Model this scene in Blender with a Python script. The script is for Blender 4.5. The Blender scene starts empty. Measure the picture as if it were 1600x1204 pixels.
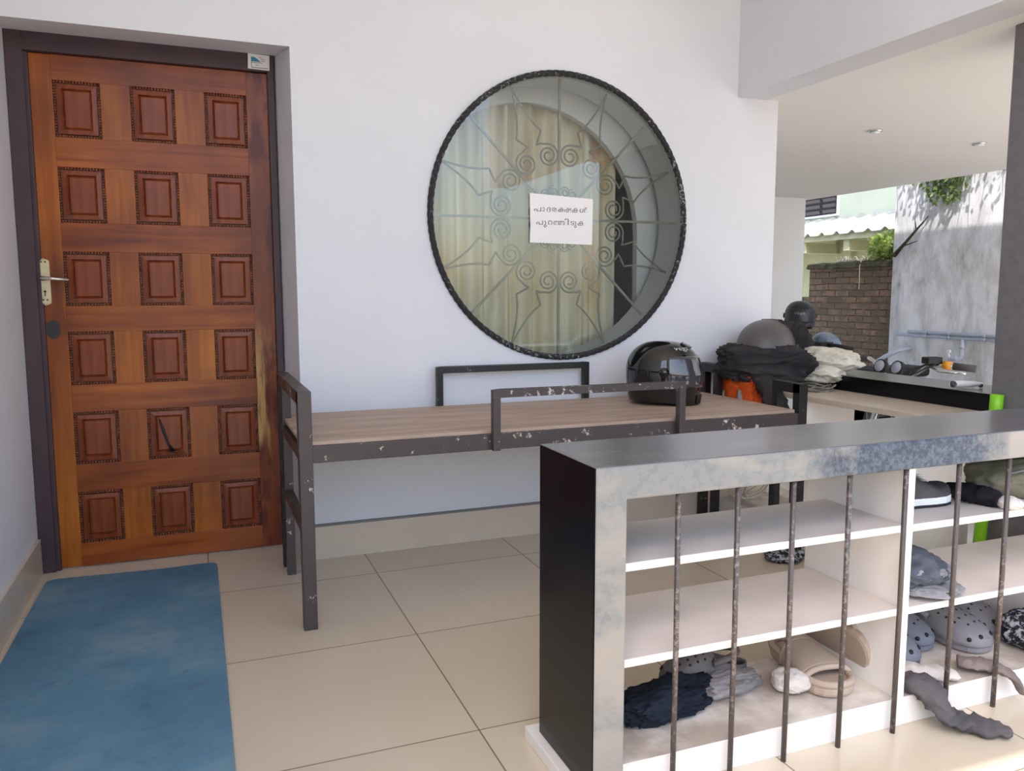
import bpy, bmesh, math, random
from mathutils import Vector, Matrix, noise as mnoise
PI = math.pi
R = math.radians
sc = bpy.context.scene
col = sc.collection

# ------------------------------------------------------------------ camera, light, exposure
cam_d = bpy.data.cameras.new('camera'); cam = bpy.data.objects.new('camera', cam_d); col.objects.link(cam)
sc.camera = cam
cam_d.sensor_width = 36.0
cam_d.lens = 36.0 * 1257.6 / 1600.0
cam_d.clip_start = 0.05; cam_d.clip_end = 200
yaw, pit, rol = 0.371763, 0.113307, 0.0018758
fwd = Vector((math.sin(yaw) * math.cos(pit), math.cos(yaw) * math.cos(pit), -math.sin(pit)))
rgt = Vector((math.cos(yaw), -math.sin(yaw), 0)); dwn = fwd.cross(rgt)
r2 = math.cos(rol) * rgt + math.sin(rol) * dwn; d2 = -math.sin(rol) * rgt + math.cos(rol) * dwn
cam.matrix_world = Matrix(((r2.x, -d2.x, -fwd.x, 0.0), (r2.y, -d2.y, -fwd.y, 0.0), (r2.z, -d2.z, -fwd.z, 1.06), (0, 0, 0, 1)))

w = bpy.data.worlds.new('sky'); sc.world = w; w.use_nodes = True
nt = w.node_tree; bg = nt.nodes['Background']
sky = nt.nodes.new('ShaderNodeTexSky'); sky.sky_type = 'NISHITA'; sky.sun_disc = False
TO_SUN = Vector((-0.40, -0.45, 1.0)).normalized()
sky.sun_elevation = math.asin(TO_SUN.z); sky.sun_rotation = math.atan2(TO_SUN.x, TO_SUN.y)
sky.air_density = 1.0; sky.dust_density = 2.5; sky.ozone_density = 1.0
nt.links.new(sky.outputs[0], bg.inputs[0]); bg.inputs[1].default_value = 0.66
sun_d = bpy.data.lights.new('sun', 'SUN'); sun_d.energy = 7.5; sun_d.angle = R(0.6); sun_d.color = (1.0, 0.95, 0.88)
sun = bpy.data.objects.new('sun', sun_d); col.objects.link(sun); sun.rotation_euler = TO_SUN.to_track_quat('Z', 'Y').to_euler()
sun.location = (0, 0, 8)
sc.view_settings.view_transform = 'Standard'; sc.view_settings.look = 'None'
sc.view_settings.gamma = 1.0; sc.view_settings.use_curve_mapping = False
sc.view_settings.exposure = -0.24

# ------------------------------------------------------------------ materials
def srgb(r, g, b):
    f = lambda c: (c / 255 / 12.92) if c <= 10 else ((c / 255 + 0.055) / 1.055) ** 2.4
    return (f(r), f(g), f(b), 1)

def nodes(name):
    m = bpy.data.materials.new(name); m.use_nodes = True
    t = m.node_tree; b = t.nodes['Principled BSDF']
    return m, t, b

def N(t, kind, **kw):
    n = t.nodes.new(kind)
    for k, v in kw.items():
        if k.startswith('i_'): n.inputs[k[2:].replace('_', ' ')].default_value = v
        else: setattr(n, k, v)
    return n

def coords(t, scale=(1, 1, 1), rot=(0, 0, 0), kind='Object'):
    tc = N(t, 'ShaderNodeTexCoord'); mp = N(t, 'ShaderNodeMapping')
    mp.inputs['Scale'].default_value = scale; mp.inputs['Rotation'].default_value = rot
    t.links.new(tc.outputs[kind], mp.inputs[0]); return mp.outputs[0]

def ramp(t, src, stops):
    r = N(t, 'ShaderNodeValToRGB'); e = r.color_ramp.elements
    while len(e) < len(stops): e.new(0.5)
    for el, (p, c) in zip(e, stops): el.position = p; el.color = c
    t.links.new(src, r.inputs[0]); return r.outputs[0]

def mixc(t, fac, a, b, mode='MIX'):
    m = N(t, 'ShaderNodeMix', data_type='RGBA', blend_type=mode)
    for s, v in ((m.inputs[0], fac), (m.inputs[6], a), (m.inputs[7], b)):
        if hasattr(v, 'is_linked') or isinstance(v, bpy.types.NodeSocket): t.links.new(v, s)
        else: s.default_value = v
    return m.outputs[2]

def noise_tex(t, vec, scale, detail=4, rough=0.55, dist=0.0):
    n = N(t, 'ShaderNodeTexNoise'); n.inputs['Scale'].default_value = scale; n.inputs['Detail'].default_value = detail
    n.inputs['Roughness'].default_value = rough; n.inputs['Distortion'].default_value = dist
    t.links.new(vec, n.inputs['Vector']); return n.outputs['Fac']

def bump(t, b, h, strength=0.2, dist=0.01):
    n = N(t, 'ShaderNodeBump'); n.inputs['Strength'].default_value = strength; n.inputs['Distance'].default_value = dist
    t.links.new(h, n.inputs['Height']); t.links.new(n.outputs[0], b.inputs['Normal'])

def basic(name, c1, c2=None, scale=8, rough=0.6, bstr=0.0, metal=0.0, lo=0.35, hi=0.65, stretch=(1, 1, 1), spec=0.5, bscale=None, coat=0.0):
    m, t, b = nodes(name)
    v = coords(t, stretch)
    f = noise_tex(t, v, scale)
    t.links.new(ramp(t, f, [(lo, c1), (hi, c2 or c1)]), b.inputs['Base Color'])
    b.inputs['Roughness'].default_value = rough; b.inputs['Metallic'].default_value = metal
    b.inputs['Specular IOR Level'].default_value = spec
    b.inputs['Coat Weight'].default_value = coat; b.inputs['Coat Roughness'].default_value = 0.08
    if bstr: bump(t, b, noise_tex(t, v, bscale or scale * 4), bstr, 0.004)
    return m

M = {}
M['wall'] = basic('white_wall_paint', srgb(222, 222, 226), srgb(216, 216, 220), 1.6, 0.75, 0.06, bscale=60)
M['farwall'] = basic('bounce_lit_white', srgb(246, 246, 246), None, 2, 0.7)  # whiter than the other walls: sun bounce is put into the colour
M['slab'] = basic('cream_slab_paint', srgb(243, 239, 234), srgb(240, 236, 230), 0.8, 0.6)
M['baseboard'] = basic('beige_skirting_tile', srgb(210, 194, 174), srgb(200, 184, 164), 3, 0.25)
M['cap'] = basic('grey_grout', srgb(120, 118, 116), None, 3, 0.6)
M['column'] = basic('dark_grey_column_paint', srgb(112, 108, 110), srgb(104, 100, 102), 30, 0.7, 0.3, bscale=260)
M['frame'] = basic('dark_brown_frame_paint', srgb(74, 52, 54), srgb(64, 46, 52), 6, 0.55, 0.15, bscale=30)
M['mat'] = None

def tile_mat():
    m, t, b = nodes('cream_floor_tile')
    v = coords(t)
    mp = N(t, 'ShaderNodeMapping'); mp.inputs['Location'].default_value = (0.0, -1.765 + 0.6 * 5, 0)
    t.links.new(v, mp.inputs[0])
    br = N(t, 'ShaderNodeTexBrick', offset=0.0, squash=1.0)
    for k, val in (('Scale', 1.0), ('Mortar Size', 0.0022), ('Mortar Smooth', 0.15), ('Bias', 0.0), ('Brick Width', 0.6), ('Row Height', 0.6)):
        br.inputs[k].default_value = val
    br.inputs['Color1'].default_value = srgb(216, 203, 182); br.inputs['Color2'].default_value = srgb(211, 197, 175)
    br.inputs['Mortar'].default_value = srgb(140, 124, 104)
    t.links.new(mp.outputs[0], br.inputs['Vector'])
    n = noise_tex(t, v, 3.0, 6)
    c = mixc(t, 0.5, br.outputs['Color'], ramp(t, n, [(0.3, srgb(196, 184, 166)), (0.7, srgb(224, 214, 196))]), 'MULTIPLY')
    c = mixc(t, 0.45, br.outputs['Color'], c)
    t.links.new(c, b.inputs['Base Color'])
    t.links.new(ramp(t, n, [(0.3, (0.16,) * 3 + (1,)), (0.7, (0.26,) * 3 + (1,))]), b.inputs['Roughness'])
    bump(t, b, br.outputs['Fac'], -0.3, 0.002)
    return m
M['tile'] = tile_mat()

def wood_mat(name, ca, cb, cc, axis='Z', rough=0.32, worn=False, scale=1.0):
    m, t, b = nodes(name)
    st = (26 * scale, 26 * scale, 1.6 * scale) if axis == 'Z' else (1.6 * scale, 26 * scale, 26 * scale)
    v = coords(t, st); g = noise_tex(t, v, 1.0, 6, 0.6, 0.6)
    c = ramp(t, g, [(0.25, cb), (0.5, ca), (0.78, cc)])
    big = noise_tex(t, coords(t), 1.9, 3)
    c = mixc(t, ramp(t, big, [(0.38, (0, 0, 0, 1)), (0.68, (0.75, 0.75, 0.75, 1))]), c, srgb(82, 28, 14), 'MIX')
    if worn:
        w1 = noise_tex(t, coords(t, (9, 9, 1.1)), 1.5, 5, 0.6)
        tc = N(t, 'ShaderNodeTexCoord'); sp = N(t, 'ShaderNodeSeparateXYZ'); t.links.new(tc.outputs['Object'], sp.inputs[0])
        zb = ramp(t, sp.outputs[2], [(0.38, (0, 0, 0, 1)), (0.45, (1, 1, 1, 1)), (0.72, (1, 1, 1, 1)), (1.0, (0, 0, 0, 1))])
        c = mixc(t, ramp(t, noise_tex(t, coords(t, (5, 5, 2.2)), 2.0, 3), [(0.5, (0, 0, 0, 1)), (0.6, (0.8,) * 3 + (1,))]), c, srgb(78, 16, 10))
        wm = N(t, 'ShaderNodeMath', operation='MULTIPLY'); t.links.new(zb, wm.inputs[0]); t.links.new(ramp(t, w1, [(0.46, (0, 0, 0, 1)), (0.56, (0.85,) * 3 + (1,))]), wm.inputs[1])
        c = mixc(t, wm.outputs[0], c, srgb(196, 152, 92))
    t.links.new(c, b.inputs['Base Color'])
    b.inputs['Roughness'].default_value = rough
    b.inputs['Coat Weight'].default_value = 0.06; b.inputs['Coat Roughness'].default_value = 0.2; b.inputs['Specular IOR Level'].default_value = 0.3
    bump(t, b, g, 0.12, 0.002)
    return m
M['wood_v'] = wood_mat('door_wood_stile', srgb(166, 88, 24), srgb(122, 54, 16), srgb(190, 116, 38))
M['wood_h'] = wood_mat('door_wood_rail', srgb(156, 78, 24), srgb(104, 42, 14), srgb(182, 104, 36), 'X')
M['wood_p'] = wood_mat('door_wood_panel', srgb(136, 64, 28), srgb(98, 38, 18), srgb(164, 86, 36), 'Z')
M['wood_w'] = wood_mat('door_wood_worn', srgb(136, 66, 28), srgb(98, 42, 20), srgb(168, 94, 42), worn=True)
M['bead'] = basic('door_bead_wood', srgb(88, 40, 24), srgb(150, 84, 52), 40, 0.4)
M['brass'] = basic('lock_plate_metal', srgb(208, 196, 162), srgb(190, 176, 140), 30, 0.3, metal=0.75)
M['steel'] = basic('handle_steel', srgb(216, 210, 200), None, 5, 0.22, metal=0.85)
M['dark'] = basic('matte_black', srgb(20, 19, 20), None, 5, 0.6)
M['stain'] = basic('dark_stain', srgb(58, 50, 40), srgb(44, 42, 38), 30, 0.6)

def mat_mat():
    m, t, b = nodes('blue_floor_mat')
    v = coords(t); n1 = noise_tex(t, v, 2.6, 6, 0.62); n2 = noise_tex(t, v, 14, 5, 0.65)
    c = ramp(t, n1, [(0.3, srgb(72, 112, 136)), (0.5, srgb(88, 128, 150)), (0.68, srgb(118, 146, 158))])
    c = mixc(t, ramp(t, n2, [(0.55, (0, 0, 0, 1)), (0.72, (0.5, 0.5, 0.5, 1))]), c, srgb(70, 94, 108))
    t.links.new(c, b.inputs['Base Color']); b.inputs['Roughness'].default_value = 0.75
    bump(t, b, noise_tex(t, v, 160, 3), 0.25, 0.002)
    return m
M['mat'] = mat_mat()

def chipped(name, base, chip, thr=0.64, scale=26, rough=0.42):
    m, t, b = nodes(name)
    v = coords(t, (1, 1, 1)); n = noise_tex(t, v, scale, 8, 0.72)
    n2 = noise_tex(t, v, 3.0, 3)
    ad = N(t, 'ShaderNodeMath', operation='MULTIPLY_ADD'); t.links.new(n2, ad.inputs[0]); ad.inputs[1].default_value = 0.35; t.links.new(n, ad.inputs[2])
    f = ramp(t, ad.outputs[0], [(thr + 0.14, (0, 0, 0, 1)), (thr + 0.17, (1, 1, 1, 1))])
    t.links.new(mixc(t, f, base, chip), b.inputs['Base Color']); b.inputs['Roughness'].default_value = rough
    bump(t, b, n, 0.15, 0.002)
    return m
M['iron'] = chipped('chipped_dark_bed_paint', srgb(66, 56, 54), srgb(196, 186, 172))
M['ironblack'] = chipped('chipped_black_bed_paint', srgb(24, 22, 24), srgb(140, 136, 128), 0.68)
M['bar'] = chipped('worn_railing_bar_paint', srgb(78, 68, 64), srgb(126, 116, 108), 0.60, 90, 0.35)
M['ply'] = basic('bare_plywood', srgb(184, 160, 140), srgb(162, 138, 120), 3.0, 0.6, 0.1, stretch=(1, 7, 7), bscale=12)

def granite(name, a, bcol, rough):
    m, t, b = nodes(name); v = coords(t)
    n = noise_tex(t, v, 90, 4, 0.7)
    t.links.new(ramp(t, n, [(0.45, a), (0.7, bcol)]), b.inputs['Base Color']); b.inputs['Roughness'].default_value = rough; b.inputs['Specular IOR Level'].default_value = 0.22
    return m
M['granite'] = granite('black_polished_granite', srgb(14, 13, 16), srgb(20, 19, 24), 0.2)

def dusty(name, c0, c1, c2, rough=0.35):  # three mottled greys, darker specks and one dark blot
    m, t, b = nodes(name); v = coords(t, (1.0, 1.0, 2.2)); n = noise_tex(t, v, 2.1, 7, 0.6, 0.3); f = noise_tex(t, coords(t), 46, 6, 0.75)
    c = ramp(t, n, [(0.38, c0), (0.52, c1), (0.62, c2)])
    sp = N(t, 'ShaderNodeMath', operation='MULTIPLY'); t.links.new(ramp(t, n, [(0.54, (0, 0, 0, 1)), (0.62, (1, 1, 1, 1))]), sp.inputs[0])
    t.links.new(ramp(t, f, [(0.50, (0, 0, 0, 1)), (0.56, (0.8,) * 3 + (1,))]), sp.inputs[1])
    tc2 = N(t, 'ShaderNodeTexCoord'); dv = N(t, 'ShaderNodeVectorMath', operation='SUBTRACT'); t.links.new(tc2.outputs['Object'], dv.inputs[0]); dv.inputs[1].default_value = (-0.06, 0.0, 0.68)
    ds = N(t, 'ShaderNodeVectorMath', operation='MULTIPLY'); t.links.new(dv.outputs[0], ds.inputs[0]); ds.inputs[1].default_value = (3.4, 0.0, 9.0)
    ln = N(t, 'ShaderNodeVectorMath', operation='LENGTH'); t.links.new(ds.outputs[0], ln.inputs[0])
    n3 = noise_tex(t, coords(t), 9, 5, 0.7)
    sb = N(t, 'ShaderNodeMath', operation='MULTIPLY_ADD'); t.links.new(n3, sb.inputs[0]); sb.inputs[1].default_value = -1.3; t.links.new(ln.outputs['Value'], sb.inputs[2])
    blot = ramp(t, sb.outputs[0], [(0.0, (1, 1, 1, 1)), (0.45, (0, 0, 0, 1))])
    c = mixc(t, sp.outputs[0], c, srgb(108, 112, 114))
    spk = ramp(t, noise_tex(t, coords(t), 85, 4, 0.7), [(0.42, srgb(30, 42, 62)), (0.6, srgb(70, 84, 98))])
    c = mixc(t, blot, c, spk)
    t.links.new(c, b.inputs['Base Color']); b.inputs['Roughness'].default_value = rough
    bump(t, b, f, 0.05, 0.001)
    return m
M['pale_front'] = dusty('pale_mottled_granite', srgb(152, 142, 132), srgb(142, 136, 128), srgb(122, 122, 120))  # front of rail and post, paler than the black sides
M['sheen_top'] = basic('granite_top_sheen', srgb(98, 94, 96), srgb(118, 116, 114), 2.2, 0.2, stretch=(1, 4, 1))  # outside brightness mirrored in the black stone is put into this grey
M['rack'] = basic('white_rack_paint', srgb(238, 232, 226), srgb(228, 220, 212), 5, 0.5, 0.05)
M['shelf'] = basic('dusty_shelf_top', srgb(222, 210, 200), srgb(208, 196, 186), 4, 0.55)
M['dustboard'] = basic('very_dusty_board', srgb(222, 212, 200), srgb(176, 162, 148), 7, 0.7, lo=0.4, hi=0.62)
M['green'] = basic('green_plastic_pipe', srgb(132, 200, 32), srgb(120, 188, 28), 4, 0.3)
M['pvc'] = basic('grey_white_pvc_pipe', srgb(188, 194, 206), srgb(170, 176, 188), 4, 0.4)
M['paper'] = basic('white_paper', srgb(240, 236, 236), srgb(236, 232, 230), 4, 0.8)
M['ink'] = basic('grey_ink', srgb(92, 90, 92), None, 4, 0.8)
M['blueprint'] = basic('blue_print', srgb(54, 142, 176), None, 4, 0.6)
M['grille'] = basic('grey_green_grille_paint', srgb(158, 156, 140), srgb(138, 136, 122), 6, 0.45)
M['rope'] = chipped('black_binding', srgb(40, 38, 40), srgb(150, 148, 146), 0.62, 70, 0.8)
M['bk_gloss'] = basic('black_gloss_shell', srgb(10, 10, 12), None, 4, 0.07, coat=0.6)
M['visor'] = basic('smoked_visor', srgb(60, 58, 62), None, 4, 0.05, coat=0.8)
M['bk_matte'] = basic('black_matte_shell', srgb(48, 52, 58), None, 4, 0.32)
M['gy_shell'] = basic('dusty_grey_shell', srgb(86, 80, 80), srgb(96, 90, 88), 4, 0.45)
M['bluegrey'] = basic('blue_grey_shell', srgb(128, 146, 166), None, 4, 0.3)
M['white'] = basic('white_plastic', srgb(236, 236, 236), None, 4, 0.4)
M['silver'] = basic('chromed_metal', srgb(220, 220, 220), None, 4, 0.15, metal=0.95)
M['rubber'] = basic('grey_rubber', srgb(84, 78, 76), None, 4, 0.6)
M['amber'] = basic('amber_plastic', srgb(236, 160, 40), None, 4, 0.3)
M['redpaint'] = basic('dark_blue_tank_paint', srgb(24, 26, 36), None, 4, 0.1, coat=0.5)

def cloth(name, c1, c2, scale=9, rough=0.9):
    return basic(name, c1, c2, scale, rough, 0.35, spec=0.15, bscale=90)
M['c_jacket'] = cloth('dark_grey_nylon', srgb(62, 57, 58), srgb(50, 46, 48))
M['c_cream'] = cloth('cream_cotton', srgb(222, 216, 200), srgb(206, 198, 180))
M['c_orange'] = cloth('orange_nylon', srgb(222, 96, 40), srgb(196, 76, 30))
M['c_lime'] = cloth('lime_nylon', srgb(170, 190, 60), srgb(150, 170, 50))
M['c_navy'] = cloth('navy_cotton', srgb(36, 42, 52), srgb(28, 32, 42))
M['c_gsock'] = cloth('grey_wool', srgb(150, 144, 142), srgb(134, 128, 126))
M['c_dsock'] = cloth('dark_grey_cotton', srgb(96, 90, 90), srgb(80, 76, 78))
M['c_wsock'] = cloth('dirty_white_cotton', srgb(220, 212, 204), srgb(196, 186, 176))
M['c_bsock'] = cloth('taupe_cotton', srgb(140, 126, 120), srgb(116, 104, 98))
M['c_black'] = cloth('black_cotton', srgb(26, 25, 28), srgb(34, 32, 36))
M['c_olive'] = cloth('olive_canvas', srgb(128, 124, 104), srgb(108, 104, 88))
M['c_capg'] = cloth('pale_grey_canvas', srgb(150, 148, 148), srgb(132, 130, 132))
M['c_slate'] = cloth('slate_canvas', srgb(92, 96, 104), srgb(76, 80, 90))
def plaid():
    m, t, b = nodes('black_white_print_cloth'); v = coords(t); n = noise_tex(t, v, 70, 5, 0.7)
    t.links.new(ramp(t, n, [(0.50, srgb(24, 24, 34)), (0.56, srgb(170, 172, 176))]), b.inputs['Base Color']); b.inputs['Roughness'].default_value = 0.9
    return m
M['c_print'] = plaid()
M['eva_beige'] = basic('beige_foam', srgb(182, 164, 146), srgb(172, 152, 134), 5, 0.6)
M['eva_grey'] = basic('blue_grey_foam', srgb(122, 124, 134), srgb(108, 110, 120), 5, 0.6)
M['eva_grey2'] = basic('grey_foam', srgb(142, 138, 140), srgb(128, 124, 128), 5, 0.6)
M['eva_slate'] = basic('dark_grey_foam', srgb(98, 92, 92), srgb(86, 80, 80), 5, 0.6)
M['eva_brown'] = basic('brown_leather', srgb(96, 66, 54), srgb(80, 56, 46), 5, 0.5)
M['wire'] = basic('white_cable', srgb(226, 220, 206), None, 4, 0.5)
M['graywire'] = basic('grey_cord', srgb(150, 144, 132), srgb(96, 90, 82), 40, 0.8)

def curtain_mat():
    m, t, b = nodes('striped_curtain'); v = coords(t, (1, 1, 0.12)); n = noise_tex(t, v, 7.5, 4, 0.5)
    c = ramp(t, n, [(0.36, srgb(204, 160, 112)), (0.45, srgb(226, 214, 178)), (0.56, srgb(240, 232, 208)), (0.66, srgb(206, 204, 178))])
    t.links.new(c, b.inputs['Base Color']); b.inputs['Roughness'].default_value = 0.9
    return m
M['curtain'] = curtain_mat()
M['inside'] = basic('room_paint', srgb(214, 214, 212), None, 2, 0.8)

def glass_mat():
    m = bpy.data.materials.new('window_glass'); m.use_nodes = True; t = m.node_tree; t.nodes.clear()
    o = N(t, 'ShaderNodeOutputMaterial'); mx = N(t, 'ShaderNodeMixShader'); tr = N(t, 'ShaderNodeBsdfTransparent'); gl = N(t, 'ShaderNodeBsdfGlossy')
    tr.inputs[0].default_value = (0.95, 0.96, 0.95, 1); gl.inputs['Roughness'].default_value = 0.015
    fr = N(t, 'ShaderNodeFresnel'); fr.inputs[0].default_value = 1.65
    t.links.new(fr.outputs[0], mx.inputs[0]); t.links.new(tr.outputs[0], mx.inputs[1]); t.links.new(gl.outputs[0], mx.inputs[2]); t.links.new(mx.outputs[0], o.inputs[0])
    return m
M['glass'] = glass_mat()

def brick_mat():
    m, t, b = nodes('old_brick'); v = coords(t, (1, 1, 1), (R(90), 0, R(90)))
    n0 = noise_tex(t, coords(t), 5, 3)
    br = N(t, 'ShaderNodeTexBrick', offset=0.5)
    for k, val in (('Scale', 1.0), ('Mortar Size', 0.008), ('Mortar Smooth', 0.4), ('Bias', -0.2), ('Brick Width', 0.20), ('Row Height', 0.066)):
        br.inputs[k].default_value = val
    br.inputs['Color1'].default_value = srgb(142, 112, 92); br.inputs['Color2'].default_value = srgb(92, 70, 58); br.inputs['Mortar'].default_value = srgb(62, 52, 42)
    tc = N(t, 'ShaderNodeTexCoord'); sp = N(t, 'ShaderNodeSeparateXYZ'); cb = N(t, 'ShaderNodeCombineXYZ')
    t.links.new(tc.outputs['Object'], sp.inputs[0]); t.links.new(sp.outputs[1], cb.inputs[0]); t.links.new(sp.outputs[2], cb.inputs[1])
    dn = N(t, 'ShaderNodeTexNoise'); dn.inputs['Scale'].default_value = 7.0; t.links.new(cb.outputs[0], dn.inputs['Vector'])
    dm = N(t, 'ShaderNodeVectorMath', operation='MULTIPLY_ADD'); t.links.new(dn.outputs['Color'], dm.inputs[0]); dm.inputs[1].default_value = (0.03, 0.022, 0); t.links.new(cb.outputs[0], dm.inputs[2])
    t.links.new(dm.outputs[0], br.inputs['Vector'])
    g = noise_tex(t, coords(t), 11, 6, 0.7)
    c = mixc(t, ramp(t, g, [(0.40, (0, 0, 0, 1)), (0.62, (0.9,) * 3 + (1,))]), br.outputs['Color'], srgb(96, 88, 70))
    c = mixc(t, ramp(t, n0, [(0.6, (0, 0, 0, 1)), (0.75, (0.5,) * 3 + (1,))]), c, srgb(150, 130, 120))
    t.links.new(c, b.inputs['Base Color']); b.inputs['Roughness'].default_value = 0.95
    bump(t, b, br.outputs['Fac'], -0.8, 0.012)
    return m
M['brick'] = brick_mat()
M['moss'] = basic('mossy_coping', srgb(44, 42, 32), srgb(92, 88, 62), 14, 0.95, 0.8, bscale=30)

def plaster_mat():
    m, t, b = nodes('stained_plaster'); v = coords(t, (1, 1, 0.35)); n = noise_tex(t, v, 4.2, 8, 0.7, 0.4); n2 = noise_tex(t, coords(t), 2.0, 5, 0.6)
    c = ramp(t, n, [(0.3, srgb(120, 120, 116)), (0.40, srgb(190, 190, 192)), (0.58, srgb(232, 232, 236))])
    c = mixc(t, ramp(t, n2, [(0.5, (0, 0, 0, 1)), (0.7, (0.6,) * 3 + (1,))]), c, srgb(172, 170, 164))
    t.links.new(c, b.inputs['Base Color']); b.inputs['Roughness'].default_value = 0.92
    bump(t, b, n, 0.4, 0.02)
    return m
M['plaster'] = plaster_mat()
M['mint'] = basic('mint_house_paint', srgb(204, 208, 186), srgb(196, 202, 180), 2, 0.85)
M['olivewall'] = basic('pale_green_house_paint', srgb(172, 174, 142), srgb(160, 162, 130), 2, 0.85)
M['sheet'] = basic('grey_white_roof_sheet', srgb(196, 196, 194), srgb(168, 168, 164), 5, 0.7)
M['shutter'] = basic('dark_louvre', srgb(92, 84, 84), None, 5, 0.5)
M['ground'] = basic('pale_yard_concrete', srgb(232, 226, 214), srgb(214, 206, 192), 3, 0.95, 0.3)
M['paving'] = basic('pale_yard_paving', srgb(206, 198, 184), srgb(190, 182, 168), 3, 0.7)

def leaf_mat(name, a, b_):
    m, t, b = nodes(name); n = noise_tex(t, coords(t), 9, 2)
    t.links.new(ramp(t, n, [(0.35, a), (0.65, b_)]), b.inputs['Base Color']); b.inputs['Roughness'].default_value = 0.5
    b.inputs['Subsurface Weight'].default_value = 0.0
    tr = N(t, 'ShaderNodeBsdfTranslucent'); tr.inputs[0].default_value = b_
    mx = N(t, 'ShaderNodeMixShader'); mx.inputs[0].default_value = 0.35; out = t.nodes['Material Output']
    t.links.new(b.outputs[0], mx.inputs[1]); t.links.new(tr.outputs[0], mx.inputs[2]); t.links.new(mx.outputs[0], out.inputs[0])
    return m
M['leaf'] = leaf_mat('bright_leaf', srgb(128, 150, 76), srgb(166, 184, 100))
M['leaf2'] = leaf_mat('dark_leaf', srgb(92, 116, 66), srgb(130, 148, 90))
M['stem'] = basic('dry_stem', srgb(120, 104, 78), None, 6, 0.9)

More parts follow.
